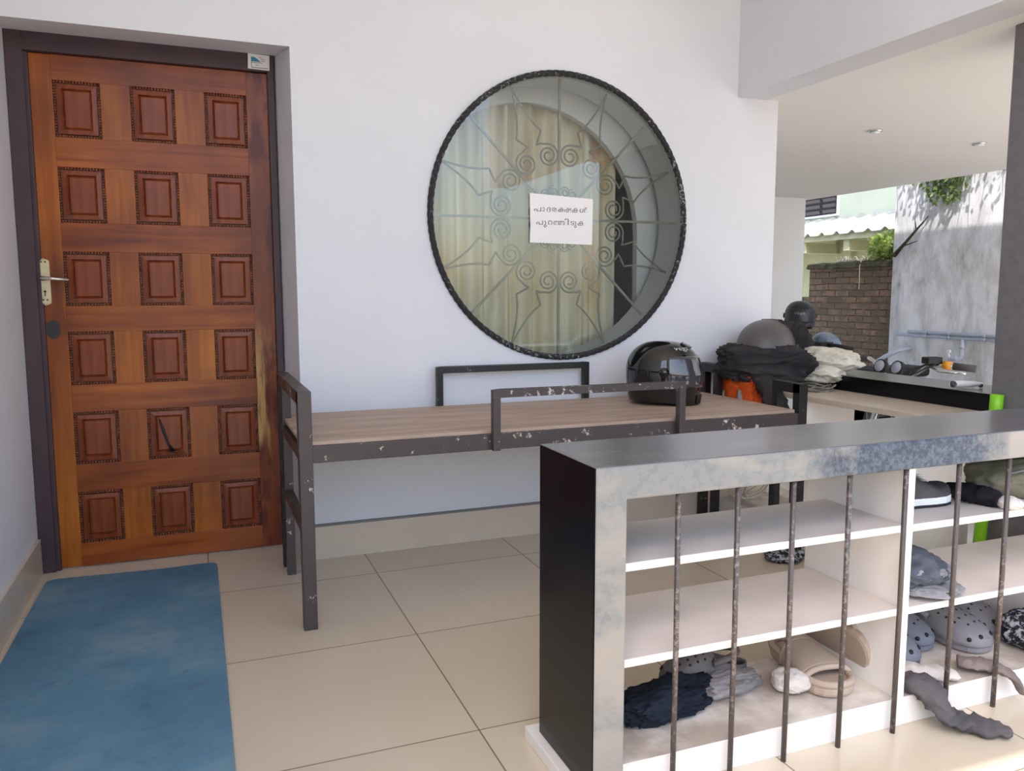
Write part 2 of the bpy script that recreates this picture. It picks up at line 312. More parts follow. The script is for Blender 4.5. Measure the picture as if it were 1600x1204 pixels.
# ------------------------------------------------------------------ mesh helpers
class MB:
    def __init__(s): s.bm = bmesh.new(); s.mats = []
    def slot(s, m):
        if m not in s.mats: s.mats.append(m)
        return s.mats.index(m)
    def faces(s, vs, fs, m=None, smooth=False):
        bv = [s.bm.verts.new(v) for v in vs]
        k = s.slot(m) if m else 0
        for f in fs:
            try:
                bf = s.bm.faces.new([bv[i] for i in f]); bf.material_index = k; bf.smooth = smooth
            except ValueError: pass
        return bv
    def box(s, x0, x1, y0, y1, z0, z1, m=None, rot=None, piv=None):
        vs = [Vector((x, y, z)) for x in (x0, x1) for y in (y0, y1) for z in (z0, z1)]
        if rot is not None:
            p = Vector(piv) if piv else Vector(((x0 + x1) / 2, (y0 + y1) / 2, (z0 + z1) / 2))
            vs = [rot @ (v - p) + p for v in vs]
        return s.faces(vs, [(0, 1, 3, 2), (4, 6, 7, 5), (0, 4, 5, 1), (2, 3, 7, 6), (0, 2, 6, 4), (1, 5, 7, 3)], m)
    def tube(s, pts, r, n=8, m=None, closed=False, caps=True, flat=None):
        pts = [Vector(p) for p in pts]; L = len(pts)
        rs = r if isinstance(r, (list, tuple)) else [r] * L
        rings = []; up = None
        for i, p in enumerate(pts):
            a = pts[(i - 1) % L] if (i > 0 or closed) else p; b = pts[(i + 1) % L] if (i < L - 1 or closed) else p
            t = (b - a).normalized() if (b - a).length > 1e-9 else Vector((0, 0, 1))
            if up is None:
                up = Vector((0, 0, 1)) if abs(t.z) < 0.9 else Vector((0, 1, 0))
            u = (up - up.dot(t) * t)
            if u.length < 1e-6: u = t.orthogonal()
            u.normalize(); v = t.cross(u); up = u
            fl = flat if flat else 1.0
            rings.append([p + (u * math.cos(2 * PI * k / n) * fl + v * math.sin(2 * PI * k / n)) * rs[i] for k in range(n)])
        vs = [q for rg in rings for q in rg]; fs = []
        for i in range(L if closed else L - 1):
            j = (i + 1) % L
            for k in range(n):
                fs.append((i * n + k, i * n + (k + 1) % n, j * n + (k + 1) % n, j * n + k))
        if caps and not closed:
            fs.append(tuple(range(n))[::-1]); fs.append(tuple((L - 1) * n + k for k in range(n)))
        return s.faces(vs, fs, m, True)
    def prism(s, poly, h0, h1, axis='z', m=None, smooth=False):
        def P(a, b, h): return {'z': (a, b, h), 'y': (a, h, b), 'x': (h, a, b)}[axis]
        n = len(poly); vs = [P(a, b, h0) for a, b in poly] + [P(a, b, h1) for a, b in poly]
        fs = [tuple(range(n))[::-1], tuple(range(n, 2 * n))] + [(k, (k + 1) % n, n + (k + 1) % n, n + k) for k in range(n)]
        return s.faces(vs, fs, m, smooth)
    def grid(s, fn, nu, nv, m=None, closeu=False, closev=False, smooth=True):
        vs = [fn(i / (nu if closeu else nu - 1), j / (nv if closev else nv - 1)) for i in range(nu) for j in range(nv)]
        fs = []
        for i in range(nu if closeu else nu - 1):
            for j in range(nv if closev else nv - 1):
                a, b = i, (i + 1) % nu; c, d = j, (j + 1) % nv
                fs.append((a * nv + c, b * nv + c, b * nv + d, a * nv + d))
        return s.faces(vs, fs, m, smooth)
    def sphere(s, c, r, nu=16, nv=10, m=None):
        c = Vector(c); r = r if isinstance(r, (tuple, list)) else (r, r, r)
        def f(u, v):
            a = u * 2 * PI; b = (v - 0.5) * PI * 0.999
            return c + Vector((math.cos(a) * math.cos(b) * r[0], math.sin(a) * math.cos(b) * r[1], math.sin(b) * r[2]))
        return s.grid(f, nu, nv, m, closeu=True)
    def build(s, name, mat=None, parent=None, bevel=0.0, sub=0, autosmooth=False, solid=0.0):
        bmesh.ops.remove_doubles(s.bm, verts=s.bm.verts, dist=1e-5)
        bmesh.ops.recalc_face_normals(s.bm, faces=s.bm.faces)
        me = bpy.data.meshes.new(name); s.bm.to_mesh(me); s.bm.free()
        if s.mats:
            for m in s.mats: me.materials.append(m)
        else: me.materials.append(mat)
        o = bpy.data.objects.new(name, me); col.objects.link(o)
        if solid:
            md = o.modifiers.new('thick', 'SOLIDIFY'); md.thickness = solid; md.offset = 0
        if bevel:
            md = o.modifiers.new('bevel', 'BEVEL'); md.width = bevel; md.segments = 2; md.limit_method = 'ANGLE'; md.angle_limit = R(40)
        if sub:
            md = o.modifiers.new('sub', 'SUBSURF'); md.levels = sub; md.render_levels = sub
        if parent:
            o.parent = parent; off = Vector((0, 0, 0)); q = parent
            while q: off += q.location; q = q.parent
            me.transform(Matrix.Translation(-off))
        return o

def tag(o, label=None, cat=None, group=None, kind=None):
    if label: o['label'] = label
    if cat: o['category'] = cat
    if group: o['group'] = group
    if kind: o['kind'] = kind
    return o
def thing(name, loc, label, cat, group=None, rz=0.0, rot=None, kind=None):
    o = bpy.data.objects.new(name, None); col.objects.link(o); o.location = loc
    o.rotation_euler = rot if rot else (0, 0, rz); o.empty_display_size = 0.1
    return tag(o, label, cat, group, kind)
def struct(name, mb, mat=None, parent=None, bevel=0.0):
    o = mb.build(name, mat, parent, bevel)
    if not parent: o['kind'] = 'structure'
    return o

def crumple(size, seed, amp=0.12, freq=2.2, flat=True, lvl=5, ridge=1.0, st=(1, 1, 1), sq=1.0):
    """closed soft heap: an icosphere pushed about by ridged noise, resting on z=0"""
    bm = bmesh.new(); bmesh.ops.create_icosphere(bm, subdivisions=lvl, radius=1.0)
    off = Vector((seed * 3.7, seed * 1.3, seed * 7.1))
    for v in bm.verts:
        d = v.co.normalized(); p = d * freq + off
        ps = Vector((d.x * st[0], d.y * st[1], d.z * st[2])) * freq + off
        d = Vector([math.copysign(abs(c) ** sq, c) for c in d])
        n = mnoise.noise(p) * 0.9 + ridge * (0.5 - abs(mnoise.noise(ps * 1.9 + off))) * 0.9 + ridge * (0.4 - abs(mnoise.noise(p * 4.1))) * 0.28 + (0.3 - abs(mnoise.noise(p * 7.5))) * 0.08
        r = 1.0 + amp * n * 2
        q = d * r
        x, y, z = q.x * size[0] / 2, q.y * size[1] / 2, q.z * size[2]
        if flat:
            z = z * 0.5 + size[2] * 0.42
            if z < 0: z = z * 0.04
            z = max(z, 0.0)
        v.co = (x, y, z)
    for f in bm.faces: f.smooth = True
    return bm
def crumple_obj(name, mat, loc, size, seed, rz=0, parent=None, **kw):
    bm = crumple(size, seed, **kw)
    me = bpy.data.meshes.new(name); bm.to_mesh(me); bm.free(); me.materials.append(mat)
    o = bpy.data.objects.new(name, me); col.objects.link(o); o.location = loc; o.rotation_euler = (0, 0, rz)
    if parent: o.parent = parent
    return o

def lumpy_tube(name, mat, pts, rad, seed, flat=0.45, floor=None, n=20, sub=6, amp=0.25):
    """a sock: a squashed wrinkled tube along points, world space. radii list"""
    P = [Vector(p) for p in pts]; Q = []; Rr = []
    L = len(P)
    for i in range(L - 1):
        p0 = P[max(i - 1, 0)]; p1 = P[i]; p2 = P[i + 1]; p3 = P[min(i + 2, L - 1)]
        for k in range(sub):
            t = k / sub
            Q.append(0.5 * ((2 * p1) + (-p0 + p2) * t + (2 * p0 - 5 * p1 + 4 * p2 - p3) * t * t + (-p0 + 3 * p1 - 3 * p2 + p3) * t ** 3)); Rr.append(rad[i] * (1 - t) + rad[i + 1] * t)
    Q.append(P[-1]); Rr.append(rad[-1])
    mb = MB(); vs = []; m = len(Q)
    upv = Vector((0, 0, 1))
    for i, p in enumerate(Q):
        t = (Q[min(i + 1, m - 1)] - Q[max(i - 1, 0)]).normalized()
        u = upv - upv.dot(t) * t
        if u.length < 0.25: u = Vector((0, -1, 0)) - Vector((0, -1, 0)).dot(t) * t
        u.normalize(); v = t.cross(u)
        for k in range(n):
            a = 2 * PI * k / n
            nn = mnoise.noise(Vector((i * 0.55 + seed, math.cos(a) * 1.4, math.sin(a) * 1.4 + seed * 2))) + 0.7 * (0.3 - abs(mnoise.noise(Vector((i * 0.9, math.cos(a) * 2.2 + seed, math.sin(a) * 2.2)))))
            r = Rr[i] * (1 + amp * nn * 1.6)
            q = p + u * math.sin(a) * r * flat + v * math.cos(a) * r
            if floor is not None and q.z < floor: q.z = floor + 0.0005
            vs.append(q)
    fs = [(i * n + k, i * n + (k + 1) % n, (i + 1) * n + (k + 1) % n, (i + 1) * n + k) for i in range(m - 1) for k in range(n)]
    fs += [tuple(range(n))[::-1], tuple((m - 1) * n + k for k in range(n))]
    c = sum(Q, Vector()) / m; vs = [v - c for v in vs]
    mb.faces(vs, fs, None, True)
    o = mb.build(name, mat); o.location = c
    return o

# ================================================================== THE SETTING
X0, XR, YB = -0.60, 2.615, 3.22          # left wall, right end of back wall, back wall plane
mb = MB(); mb.box(-0.8, 2.95, -0.4, YB + 0.3, -0.05, 0.0); struct('floor', mb, M['tile'])
mb = MB(); mb.box(-0.8, 0.4, YB + 0.28, YB + 0.6, -0.05, -0.002); 
struct('threshold', mb, M['tile'])

def hole_wall():
    """back wall with a round window opening, the door opening and their reveals"""
    cx, cz, r = 1.500, 1.385, 0.596; xa, xb, za, zb = 0.365, XR, 0.0, 3.1
    angs = [2 * PI * k / 96 for k in range(96)]
    for px_, pz_ in ((xa, za), (xa, zb), (xb, za), (xb, zb)): angs.append(math.atan2(pz_ - cz, px_ - cx) % (2 * PI))
    angs = sorted(set(angs)); n = len(angs); mb = MB()
    vi, vo, vk = [], [], []
    for a in angs:
        c, s = math.cos(a), math.sin(a)
        vi.append((cx + r * c, YB, cz + r * s)); vk.append((cx + r * c, YB + 0.2, cz + r * s))
        tx = ((xb if c > 0 else xa) - cx) / c if abs(c) > 1e-9 else 1e9; tz = ((zb if s > 0 else za) - cz) / s if abs(s) > 1e-9 else 1e9
        t = min(tx, tz); vo.append((cx + t * c, YB, cz + t * s))
    back = [(x, YB + 0.2, z) for x, _, z in vo]
    vs = vi + vo + vk + back
    fs = []
    for k in range(n):
        j = (k + 1) % n
        fs += [(k, j, n + j, n + k), (k, 2 * n + k, 2 * n + j, j), (2 * n + k, 3 * n + k, 3 * n + j, 2 * n + j), (n + k, n + j, 3 * n + j, 3 * n + k)]
    mb.faces(vs, fs, None)
    # wall over the door with a slightly splayed soffit and jamb
    mb.faces([(X0 - 0.1, YB, 1.98), (0.365, YB, 1.98), (0.365, YB, 3.1), (X0 - 0.1, YB, 3.1), (X0 - 0.1, YB + 0.24, 2.0), (0.327, YB + 0.24, 2.0), (0.327, YB + 0.24, 0.0), (0.365, YB, 0.0)],
             [(0, 1, 2, 3), (0, 4, 5, 1), (1, 5, 6, 7)], None)
    mb.box(X0 - 0.1, 0.327, YB + 0.24, YB + 0.3, 2.0, 3.1)
    return mb
struct('wall_back', hole_wall(), M['wall'])
mb = MB(); mb.box(X0 - 0.2, X0, 0.2, YB + 0.6, 0, 3.1); struct('wall_left', mb, M['wall'])
mb = MB(); mb.box(XR - 0.18, XR, YB + 0.2, 6.5, 0, 3.1); struct('wall_side', mb, M['wall'])
mb = MB(); mb.box(XR, 5.48, 6.3, 6.5, -0.45, 1.965); struct('wall_far', mb, M['farwall'])
# dark room behind door and window
mb = MB()
for b in ((0.33, XR - 0.18, 4.6, 4.7, 0, 3.1), (0.33, 0.36, YB + 0.25, 4.6, 0, 3.1), (0.33, XR - 0.18, YB + 0.2, 4.6, -0.05, 0), (0.33, XR - 0.18, YB + 0.2, 4.6, 3.05, 3.1)): mb.box(*b)
struct('wall_inner', mb, M['inside'])
mb = MB(); mb.box(0.36, XR, YB - 0.012, YB, 0, 0.133); struct('baseboard_back', mb, M['baseboard'])
mb = MB(); mb.box(0.36, XR, YB - 0.013, YB, 0.133, 0.142); struct('trim_1', mb, M['cap'])
mb = MB(); mb.box(X0, X0 + 0.012, 0.3, 3.41, 0, 0.14); struct('baseboard_left', mb, M['baseboard'])
# beam and slabs
mb = MB(); mb.box(2.385, 2.55, -0.19, YB, 1.965, 3.1); struct('beam', mb, M['wall'])
mb = MB(); mb.box(X0 - 0.2, 2.385, -0.19, YB + 0.3, 3.1, 3.25); struct('ceiling', mb, M['slab'])
mb = MB(); mb.box(2.55, 5.62, 1.3, 8.2, 1.967, 2.1); struct('ceiling_side', mb, M['slab'])
# upper storey, out of sight, its height and front edge shaped for the shade
mb = MB(); mb.box(X0 - 0.2, 2.6, 0.5, 8.2, 3.26, 4.44); mb.box(2.6, 5.6, 1.3, 8.2, 2.1005, 3.39); struct('unseen_upper_storey', mb, M['wall'])
# dark grey corner column
mb = MB(); mb.box(2.64, 2.98, 1.35, 2.045, -0.45, 1.967); struct('column', mb, M['column'], bevel=0.006)

# ------------------------------------------------------------------ the door
YD = 3.45
door = thing('door_1', (-0.12, YD, 0), 'brown wooden door of eighteen beaded square panels in the recess by the left wall', 'door', kind='structure')
mb = MB()
mb.box(-0.60, -0.545, 3.425, 3.49, 0, 2.0); mb.box(0.300, 0.326, 3.425, 3.49, 0, 2.0); mb.box(-0.545, 0.300, 3.425, 3.49, 1.932, 2.0)
mb.box(-0.552, -0.53, 3.44, 3.49, 0, 1.932); mb.build('door_frame', M['frame'], door, bevel=0.003)
colx = (-0.457, -0.200, 0.062); rowz = (1.84, 1.53, 1.22, 0.92, 0.612, 0.30); PW, PH = 0.155, 0.202
xs = [-0.53] + [v for x in colx for v in (x, x + PW)] + [0.300]
mb = MB()
for i in range(0, 8, 2):
    mb.box(xs[i], xs[i + 1], YD, YD + 0.04, 0.005, 1.93, M['wood_v'] if i < 6 else M['wood_w'])
mb.build('stile', None, door, bevel=0.0015)
zs = [1.9305] + [v for z in rowz for v in (z, z - PH)] + [0.0045]
mb = MB()
for i in range(0, 14, 2):
    mb.box(xs[1] - 0.002, xs[6] + 0.002, YD - 0.0012, YD + 0.04, zs[i + 1], zs[i], M['wood_h'])
mb.build('rail', None, door, bevel=0.0015)
panel_mesh = None
for r_ in rowz:
    for x in colx:
        if panel_mesh is None:
            mb = MB(); cx, cz = x + PW / 2, r_ - PH / 2; hw, hh = PW / 2, PH / 2
            def ring(a, ya, b_, yb, m):
                vs = [(cx - a[0], ya, cz - a[1]), (cx + a[0], ya, cz - a[1]), (cx + a[0], ya, cz + a[1]), (cx - a[0], ya, cz + a[1]),
                      (cx - b_[0], yb, cz - b_[1]), (cx + b_[0], yb, cz - b_[1]), (cx + b_[0], yb, cz + b_[1]), (cx - b_[0], yb, cz + b_[1])]
                mb.faces(vs, [(k, (k + 1) % 4, 4 + (k + 1) % 4, 4 + k) for k in range(4)], m)
            g = 0.012
            ring((hw, hh), YD + 0.002, (hw, hh), YD + 0.016, M['bead'])
            ring((hw, hh), YD + 0.016, (hw - g, hh - g), YD + 0.016, M['bead'])
            ring((hw - g, hh - g), YD + 0.016, (hw - g, hh - g), YD - 0.002, M['wood_p'])
            ring((hw - g, hh - g), YD - 0.002, (hw - g - 0.016, hh - g - 0.016), YD - 0.004, M['wood_p'])
            ring((hw - g - 0.016, hh - g - 0.016), YD - 0.004, (hw - g - 0.019, hh - g - 0.019), YD + 0.004, M['bead'])
            a = (hw - g - 0.019, hh - g - 0.019); e = (a[0] - 0.006, a[1] - 0.006)
            ring(a, YD + 0.004, e, YD - 0.001, M['wood_p'])
            mb.faces([(cx - e[0], YD - 0.001, cz - e[1]), (cx + e[0], YD - 0.001, cz - e[1]), (cx + e[0], YD - 0.001, cz + e[1]), (cx - e[0], YD - 0.001, cz + e[1])], [(0, 1, 2, 3)], M['wood_p'])
            for s_ in (-1, 1):
                nb = 20
                for k in range(nb): mb.sphere((cx + s_ * (hw - 0.004), YD + 0.002, cz - hh + (k + 0.5) * PH / nb), 0.0048, 6, 4, M['bead'])
                nb = 15
                for k in range(nb): mb.sphere((cx - hw + (k + 0.5) * PW / nb, YD + 0.002, cz + s_ * (hh - 0.004)), 0.0048, 6, 4, M['bead'])
            o = mb.build('panel', None, door); panel_mesh = o.data; base = (x, r_)
        else:
            o = bpy.data.objects.new('panel', panel_mesh); col.objects.link(o); o.parent = door; o.location = (x - base[0], 0, r_ - base[1])
# worn smears and stain on the leaf
mb = MB(); mb.grid(lambda u, v: Vector((-0.505 + 0.024 * (v ** 0.6) * math.cos(u * 2 * PI), YD - 0.0025, 0.93 + 0.036 * v * math.sin(u * 2 * PI))), 20, 3, closeu=True)
mb.build('stain_patch', M['stain'], door)
mb = MB(); mb.tube([(-0.157, YD - 0.0055, 0.57), (-0.143, YD - 0.0055, 0.52), (-0.128, YD - 0.0055, 0.47), (-0.112, YD - 0.0055, 0.437)], [0.003, 0.006, 0.004, 0.009], 8, flat=0.3)
mb.tube([(-0.135, YD - 0.0055, 0.440), (-0.112, YD - 0.006, 0.434), (-0.088, YD - 0.0055, 0.428)], [0.003, 0.006, 0.002], 8, flat=0.3)
mb.build('scorch_mark', M['dark'], door)
# lock plate with lever
mb = MB(); hx, hz = -0.523, 1.107
prof = [(-0.019, -0.078), (-0.014, -0.082), (-0.008, -0.084), (0.0, -0.088), (0.008, -0.084), (0.014, -0.082), (0.019, -0.078), (0.019, 0.078), (0.014, 0.082), (0.008, 0.084), (0, 0.088), (-0.008, 0.084), (-0.014, 0.082), (-0.019, 0.078)]
mb.prism([(hx + a, hz + b_) for a, b_ in prof], YD - 0.006, YD, 'y')
mb.prism([(hx + a * 0.62, hz + b_ * 0.97) for a, b_ in prof], YD - 0.010, YD - 0.004, 'y')
plate = mb.build('lock_plate', M['brass'], door, bevel=0.001)
mb = MB(); mb.tube([(hx, YD, hz + 0.012), (hx, YD - 0.045, hz + 0.012)], 0.009, 12)
mb.tube([(hx - 0.006, YD - 0.045, hz + 0.013), (hx + 0.03, YD - 0.047, hz + 0.012), (hx + 0.085, YD - 0.043, hz + 0.007)], [0.010, 0.0085, 0.0075], 12, flat=0.8)
mb.build('lever_handle', M['steel'], plate)
mb = MB(); mb.tube([(hx, YD - 0.0105, hz - 0.035), (hx, YD - 0.0102, hz - 0.035)], 0.0042, 12); mb.box(hx - 0.0018, hx + 0.0018, YD - 0.0106, YD - 0.0101, hz - 0.052, hz - 0.035)
mb.build('keyhole', M['dark'], plate)
mb = MB()
for sx in (-1, 1):
    for zz in (0.074, -0.066): mb.tube([(hx + sx * 0.0065, YD - 0.0108, hz + zz), (hx + sx * 0.0065, YD - 0.010, hz + zz)], 0.0032, 8)
mb.build('screw', M['stain'], plate)

# little card stuck on the frame
card = thing('sticker', (0.266, 3.424, 1.965), 'small white card with blue print stuck on the top right corner of the door frame', 'sticker')
mb = MB(); mb.box(0.228, 0.309, 3.4225, 3.4245, 1.938, 1.995, rot=Matrix.Rotation(R(1.5), 3, 'Y')); cb_ = mb.build('card', M['paper'], card)
mb = MB(); mb.prism([(0.240, 1.985), (0.255, 1.983), (0.276, 1.967), (0.240, 1.967)], 3.4215, 3.4225, 'y'); mb.build('blue_print', M['blueprint'], cb_)
mb = MB(); mb.box(0.240, 0.242, 3.4215, 3.4225, 1.944, 1.967); mb.box(0.240, 0.303, 3.4215, 3.4225, 1.943, 1.945); mb.box(0.242, 0.275, 3.4215, 3.4225, 1.962, 1.9635)
for x, z, l in ((0.270, 1.984, 0.008), (0.276, 1.977, 0.014), (0.280, 1.970, 0.012), (0.256, 1.953, 0.012), (0.276, 1.963, 0.006)): mb.box(x, x + l, 3.4215, 3.4225, z, z + 0.0015)
mb.build('print_lines', M['ink'], cb_)

# ------------------------------------------------------------------ round window
WX, WZ, WR = 1.500, 1.385, 0.605
win = thing('window_1', (WX, YB, WZ), 'large round window with grey scrollwork grille and striped curtains', 'window', kind='structure')
mb = MB()
for ph in range(3):
    mb.tube([(WX + (WR - 0.004 + 0.005 * math.cos(a * 38 + ph * 2.1)) * math.cos(a), YB - 0.006 + 0.005 * math.sin(a * 38 + ph * 2.1), WZ + (WR - 0.004 + 0.005 * math.cos(a * 38 + ph * 2.1)) * math.sin(a)) for a in [2 * PI * k / 420 for k in range(420)]], 0.0085, 7, closed=True)
mb.build('binding_ring', M['rope'], win)
mb = MB(); mb.tube([(WX, YB + 0.004, WZ), (WX, YB + 0.008, WZ)], 0.600, 96); g_ = mb.build('pane', M['glass'], win)
for p in g_.data.polygons: p.use_smooth = False
GY = YB + 0.055
def gp(r, a, y=0.0): return (WX + WR * r * math.sin(a), GY + y, WZ + WR * r * math.cos(a))
mb = MB()
for k in range(8):
    a = k * PI / 4; mb.box(WX - 0.005, WX + 0.005, GY - 0.004, GY + 0.004, WZ, WZ + WR * 0.985, None, Matrix.Rotation(a, 3, 'Y'), (WX, GY, WZ))
mb.build('glazing_bar', M['grille'], win)
mb = MB()
for k in range(8):
    a0 = (k + 0.5) * PI / 4
    for s_ in (-1, 1):
        cr, ca = 0.455, a0 + s_ * R(11.6)
        c = Vector(gp(cr, ca)); er = Vector((math.sin(ca), 0, math.cos(ca))); et = Vector((math.cos(ca), 0, -math.sin(ca))) * s_
        pts = []
        T = 2.15 * 2 * PI
        for q in range(56):
            f = q / 55; th = T * f + PI * 0.05; rr = 0.012 + (WR * 0.083 - 0.012) * f
            pts.append(c + (er * math.cos(th - T) * 1.0 - et * math.sin(th - T)) * rr)
        # out of the scroll to the barb and on in a concave sweep to the spear tip
        barb = Vector(gp(0.635, a0 + s_ * R(9.2))); notch = Vector(gp(0.565, a0 + s_ * R(2.0)))
        last = pts[-1]
        mid = Vector(gp(0.545, a0 + s_ * R(3.5)))
        pts += [last.lerp(mid, 0.5) + er * 0.004, mid]
        mb.tube(pts, 0.0042, 6)
        mb.tube([mid, barb], 0.0042, 6)
        tip = Vector(gp(0.985, a0)); ctl = Vector(gp(0.74, a0 + s_ * R(2.0)))
        mb.tube([barb * (1 - t) ** 2 + ctl * 2 * t * (1 - t) + tip * t * t for t in [i / 14 for i in range(15)]], 0.0042, 6)
    for s_ in (-1, 1):
        ca = k * PI / 4 + s_ * R(14); c = Vector(gp(0.20, ca)); th0 = ca
        mb.tube([c + Vector((math.cos(t * 11 * s_), 0, math.sin(t * 11 * s_))) * (0.006 + 0.022 * t) for t in [i / 26 for i in range(27)]], 0.0036, 5)
mb.build('scrollwork', M['grille'], win)
# curtain, and an added arched board standing in for a reflection in the glass
mb = MB()
arch = [(1.43 + 0.57 * math.cos(PI * k / 24), 1.34 + 0.575 * math.sin(PI * k / 24)) for k in range(25)]
outer = [(1.40 + 1.03 * math.cos(PI * k / 24), 1.34 + 1.2 * math.sin(PI * k / 24)) for k in range(25)]
vs = [(x, 3.46, z) for x, z in arch] + [(x, 3.46, z) for x, z in outer] + [(x, 3.50, z) for x, z in arch]
mb.faces(vs, [(k, k + 1, 26 + k, 25 + k) for k in range(24)] + [(k, k + 1, 51 + k, 50 + k) for k in range(24)])
mb.box(2.00, 2.43, 3.46, 3.50, 0, 1.34); mb.box(0.37, 0.86, 3.46, 3.50, 0, 1.34)
mb.build('arch_reflection', M['inside'], win)
mb = MB()
def cur(u, v):
    x = 0.50 + u * 1.44
    return Vector((x, 3.56 + 0.030 * math.sin(x * 46 + 0.8 * math.sin(x * 9)) + 0.012 * math.sin(x * 101), 0.25 + v * 1.75))
mb.grid(cur, 260, 5); mb.build('curtain', M['curtain'], win)

# the notice behind the tape: paper and lettering
sign = thing('paper_notice', (1.4855, YB - 0.003, 1.375), 'white paper notice with two lines of script taped on the round window glass', 'sign')
mb = MB()
def P2(u, v):  # u,v in sheet units 0..1 -> slightly turned sheet
    x = 1.337 + 0.297 * u; z = 1.2775 + 0.201 * v
    return Vector((x, 0, z - 0.002 * u))
q = [(0, 0), (0.997, -0.012), (1.006, 1.0 - 0.03), (0.0, 1.03), (0.006, 0.42), (0.012, 0.36), (0.006, 0.32)]
mb.prism([(P2(u, v).x, P2(u, v).z) for u, v in q], YB - 0.0035, YB - 0.002, 'y')
sheet = mb.build('sheet', M['paper'], sign)
def glyph_mesh(chars, size):
    cu = bpy.data.curves.new('lettering', 'FONT'); cu.body = chars; cu.size = size; cu.resolution_u = 4; cu.extrude = 0.0003; cu.offset = 0.0
    o = bpy.data.objects.new('lettering', cu); col.objects.link(o)
    bpy.context.view_layer.update()
    me = bpy.data.meshes.new_from_object(o.evaluated_get(bpy.context.evaluated_depsgraph_get()))
    bpy.data.objects.remove(o); return me
def lettering(rows, parent, name, mat, to_world, yv):
    """rows: (text, left u, right u, baseline v) each glyph run fitted between u limits"""
    bm = bmesh.new()
    for txt, u0, u1, v0, v1 in rows:
        me = glyph_mesh(txt, 1.0)
        if not me.vertices: continue
        xs_ = [v.co.x for v in me.vertices]; ys_ = [v.co.y for v in me.vertices]
        ax, bx = min(xs_), max(xs_); ay, by = min(ys_), max(ys_)
        for v in me.vertices:
            u = u0 + (v.co.x - ax) / (bx - ax) * (u1 - u0); vv = v0 + (v.co.y - ay) / max(by - ay, 1e-6) * (v1 - v0)
            p = to_world(u, vv); v.co = Vector((p.x, yv + (0.0002 if v.co.z > 0 else -0.0002), p.z))
        bm.from_mesh(me); bpy.data.meshes.remove(me)
    me = bpy.data.meshes.new(name); bm.to_mesh(me); bm.free(); me.materials.append(mat)
    o = bpy.data.objects.new(name, me); col.objects.link(o); o.parent = parent
    off = Vector(); q_ = parent
    while q_: off += q_.location; q_ = q_.parent
    me.transform(Matrix.Translation(-off)); return o
def U(x): return (x - 380) / 775.0
def V(y, x): return 1 - (y - (112 + (x - 380) * 0.055)) / 622.0
def run(t, x0, x1, yb, yt): return (t, U(x0), U(x1), V(yb, (x0 + x1) / 2), V(yt, (x0 + x1) / 2))
rows = [run('\u0d2a', 430, 516, 330, 278), run('\u0d3e', 532, 560, 332, 278), run('\u0d26', 584, 634, 336, 280), run('\u0d30', 650, 702, 336, 282),
        run('\u0d15', 722, 806, 340, 284), run('\u0d37', 800, 882, 345, 286), run('\u0d15', 896, 984, 350, 290), run('\u0d7e', 992, 1086, 354, 280),
        run('\u0d2a', 458, 538, 502, 450), run('\u0d41', 548, 582, 540, 456), run('\u0d31', 600, 652, 508, 450), run('\u0d24', 668, 736, 512, 458), run('\u0d24', 728, 806, 514, 458), run('\u0d3f', 806, 856, 512, 428),
        run('\u0d1f', 878, 926, 514, 462), run('\u0d41', 926, 954, 552, 470), run('\u0d15', 966, 1056, 524, 466)]
lettering(rows, sheet, 'lettering', M['ink'], P2, YB - 0.0040)

# ------------------------------------------------------------------ blue floor mat
def round_poly(pts, r, n=6):
    out = []; L = len(pts)
    for i, p in enumerate(pts):
        p = Vector(p); a = Vector(pts[i - 1]); b = Vector(pts[(i + 1) % L]); A = (a - p).normalized(); B = (b - p).normalized()
        for k in range(n + 1):
            t = k / n; q_ = (p + A * r) * (1 - t) ** 2 + p * 2 * t * (1 - t) + (p + B * r) * t * t; out.append((q_.x, q_.y))
    return out
mb = MB(); mb.prism(round_poly([(-0.585, 0.9), (0.040, 0.9), (0.032, 3.312), (-0.16, 3.30), (-0.562, 3.325)], 0.045), 0.0, 0.007, 'z')
o = mb.build('floor_mat', M['mat']); tag(o, 'large worn blue rubber floor mat lying in front of the wooden door', 'mat')

# ------------------------------------------------------------------ bed frame used as a bench
bed = thing('bed_frame', (1.25, 2.87, 0), 'dark chipped metal bed frame with bare plywood deck along the back wall', 'bed')
XA, XZ, YF, YK = 0.275, 2.235, 2.515, 3.195
def leg(x, y, ztop, m, s=0.036):
    mb = MB(); mb.box(x, x + s, y, y + s, 0, ztop); mb.build('leg', m, bed, bevel=0.002)
leg(XA, YF, 0.762, M['iron'], 0.042); leg(XA, YK - 0.036, 0.762, M['ironblack']); leg(XZ - 0.04, YF, 0.705, M['ironblack'], 0.04); leg(XZ - 0.036, YK - 0.036, 0.74, M['ironblack'])
for x, zt, m in ((XA + 0.004, 0.725, M['iron']), (XZ - 0.038, 0.672, M['ironblack'])):
    for y in (YF + 0.135, YK - 0.135):
        if x < 1 and y < 3: continue
        mb = MB(); mb.box(x, x + 0.032, y, y + 0.032, 0.0, zt if y < 3 else zt + 0.02); mb.build('upright', M['ironblack'] if x > 1 else m, bed, bevel=0.002)
def slope_bar(x, s, y0, z0, y1, z1, h, name, m):
    mb = MB(); mb.faces([(x, y0, z0), (x + s, y0, z0), (x + s, y0, z0 + h), (x, y0, z0 + h), (x, y1, z1), (x + s, y1, z1), (x + s, y1, z1 + h), (x, y1, z1 + h)], [(0, 1, 2, 3), (4, 5, 6, 7), (0, 1, 5, 4), (1, 2, 6, 5), (2, 3, 7, 6), (3, 0, 4, 7)])
    mb.build(name, m, bed, bevel=0.002)
slope_bar(XA, 0.042, YF + 0.001, 0.722, YK - 0.001, 0.722, 0.041, 'end_rail', M['iron'])
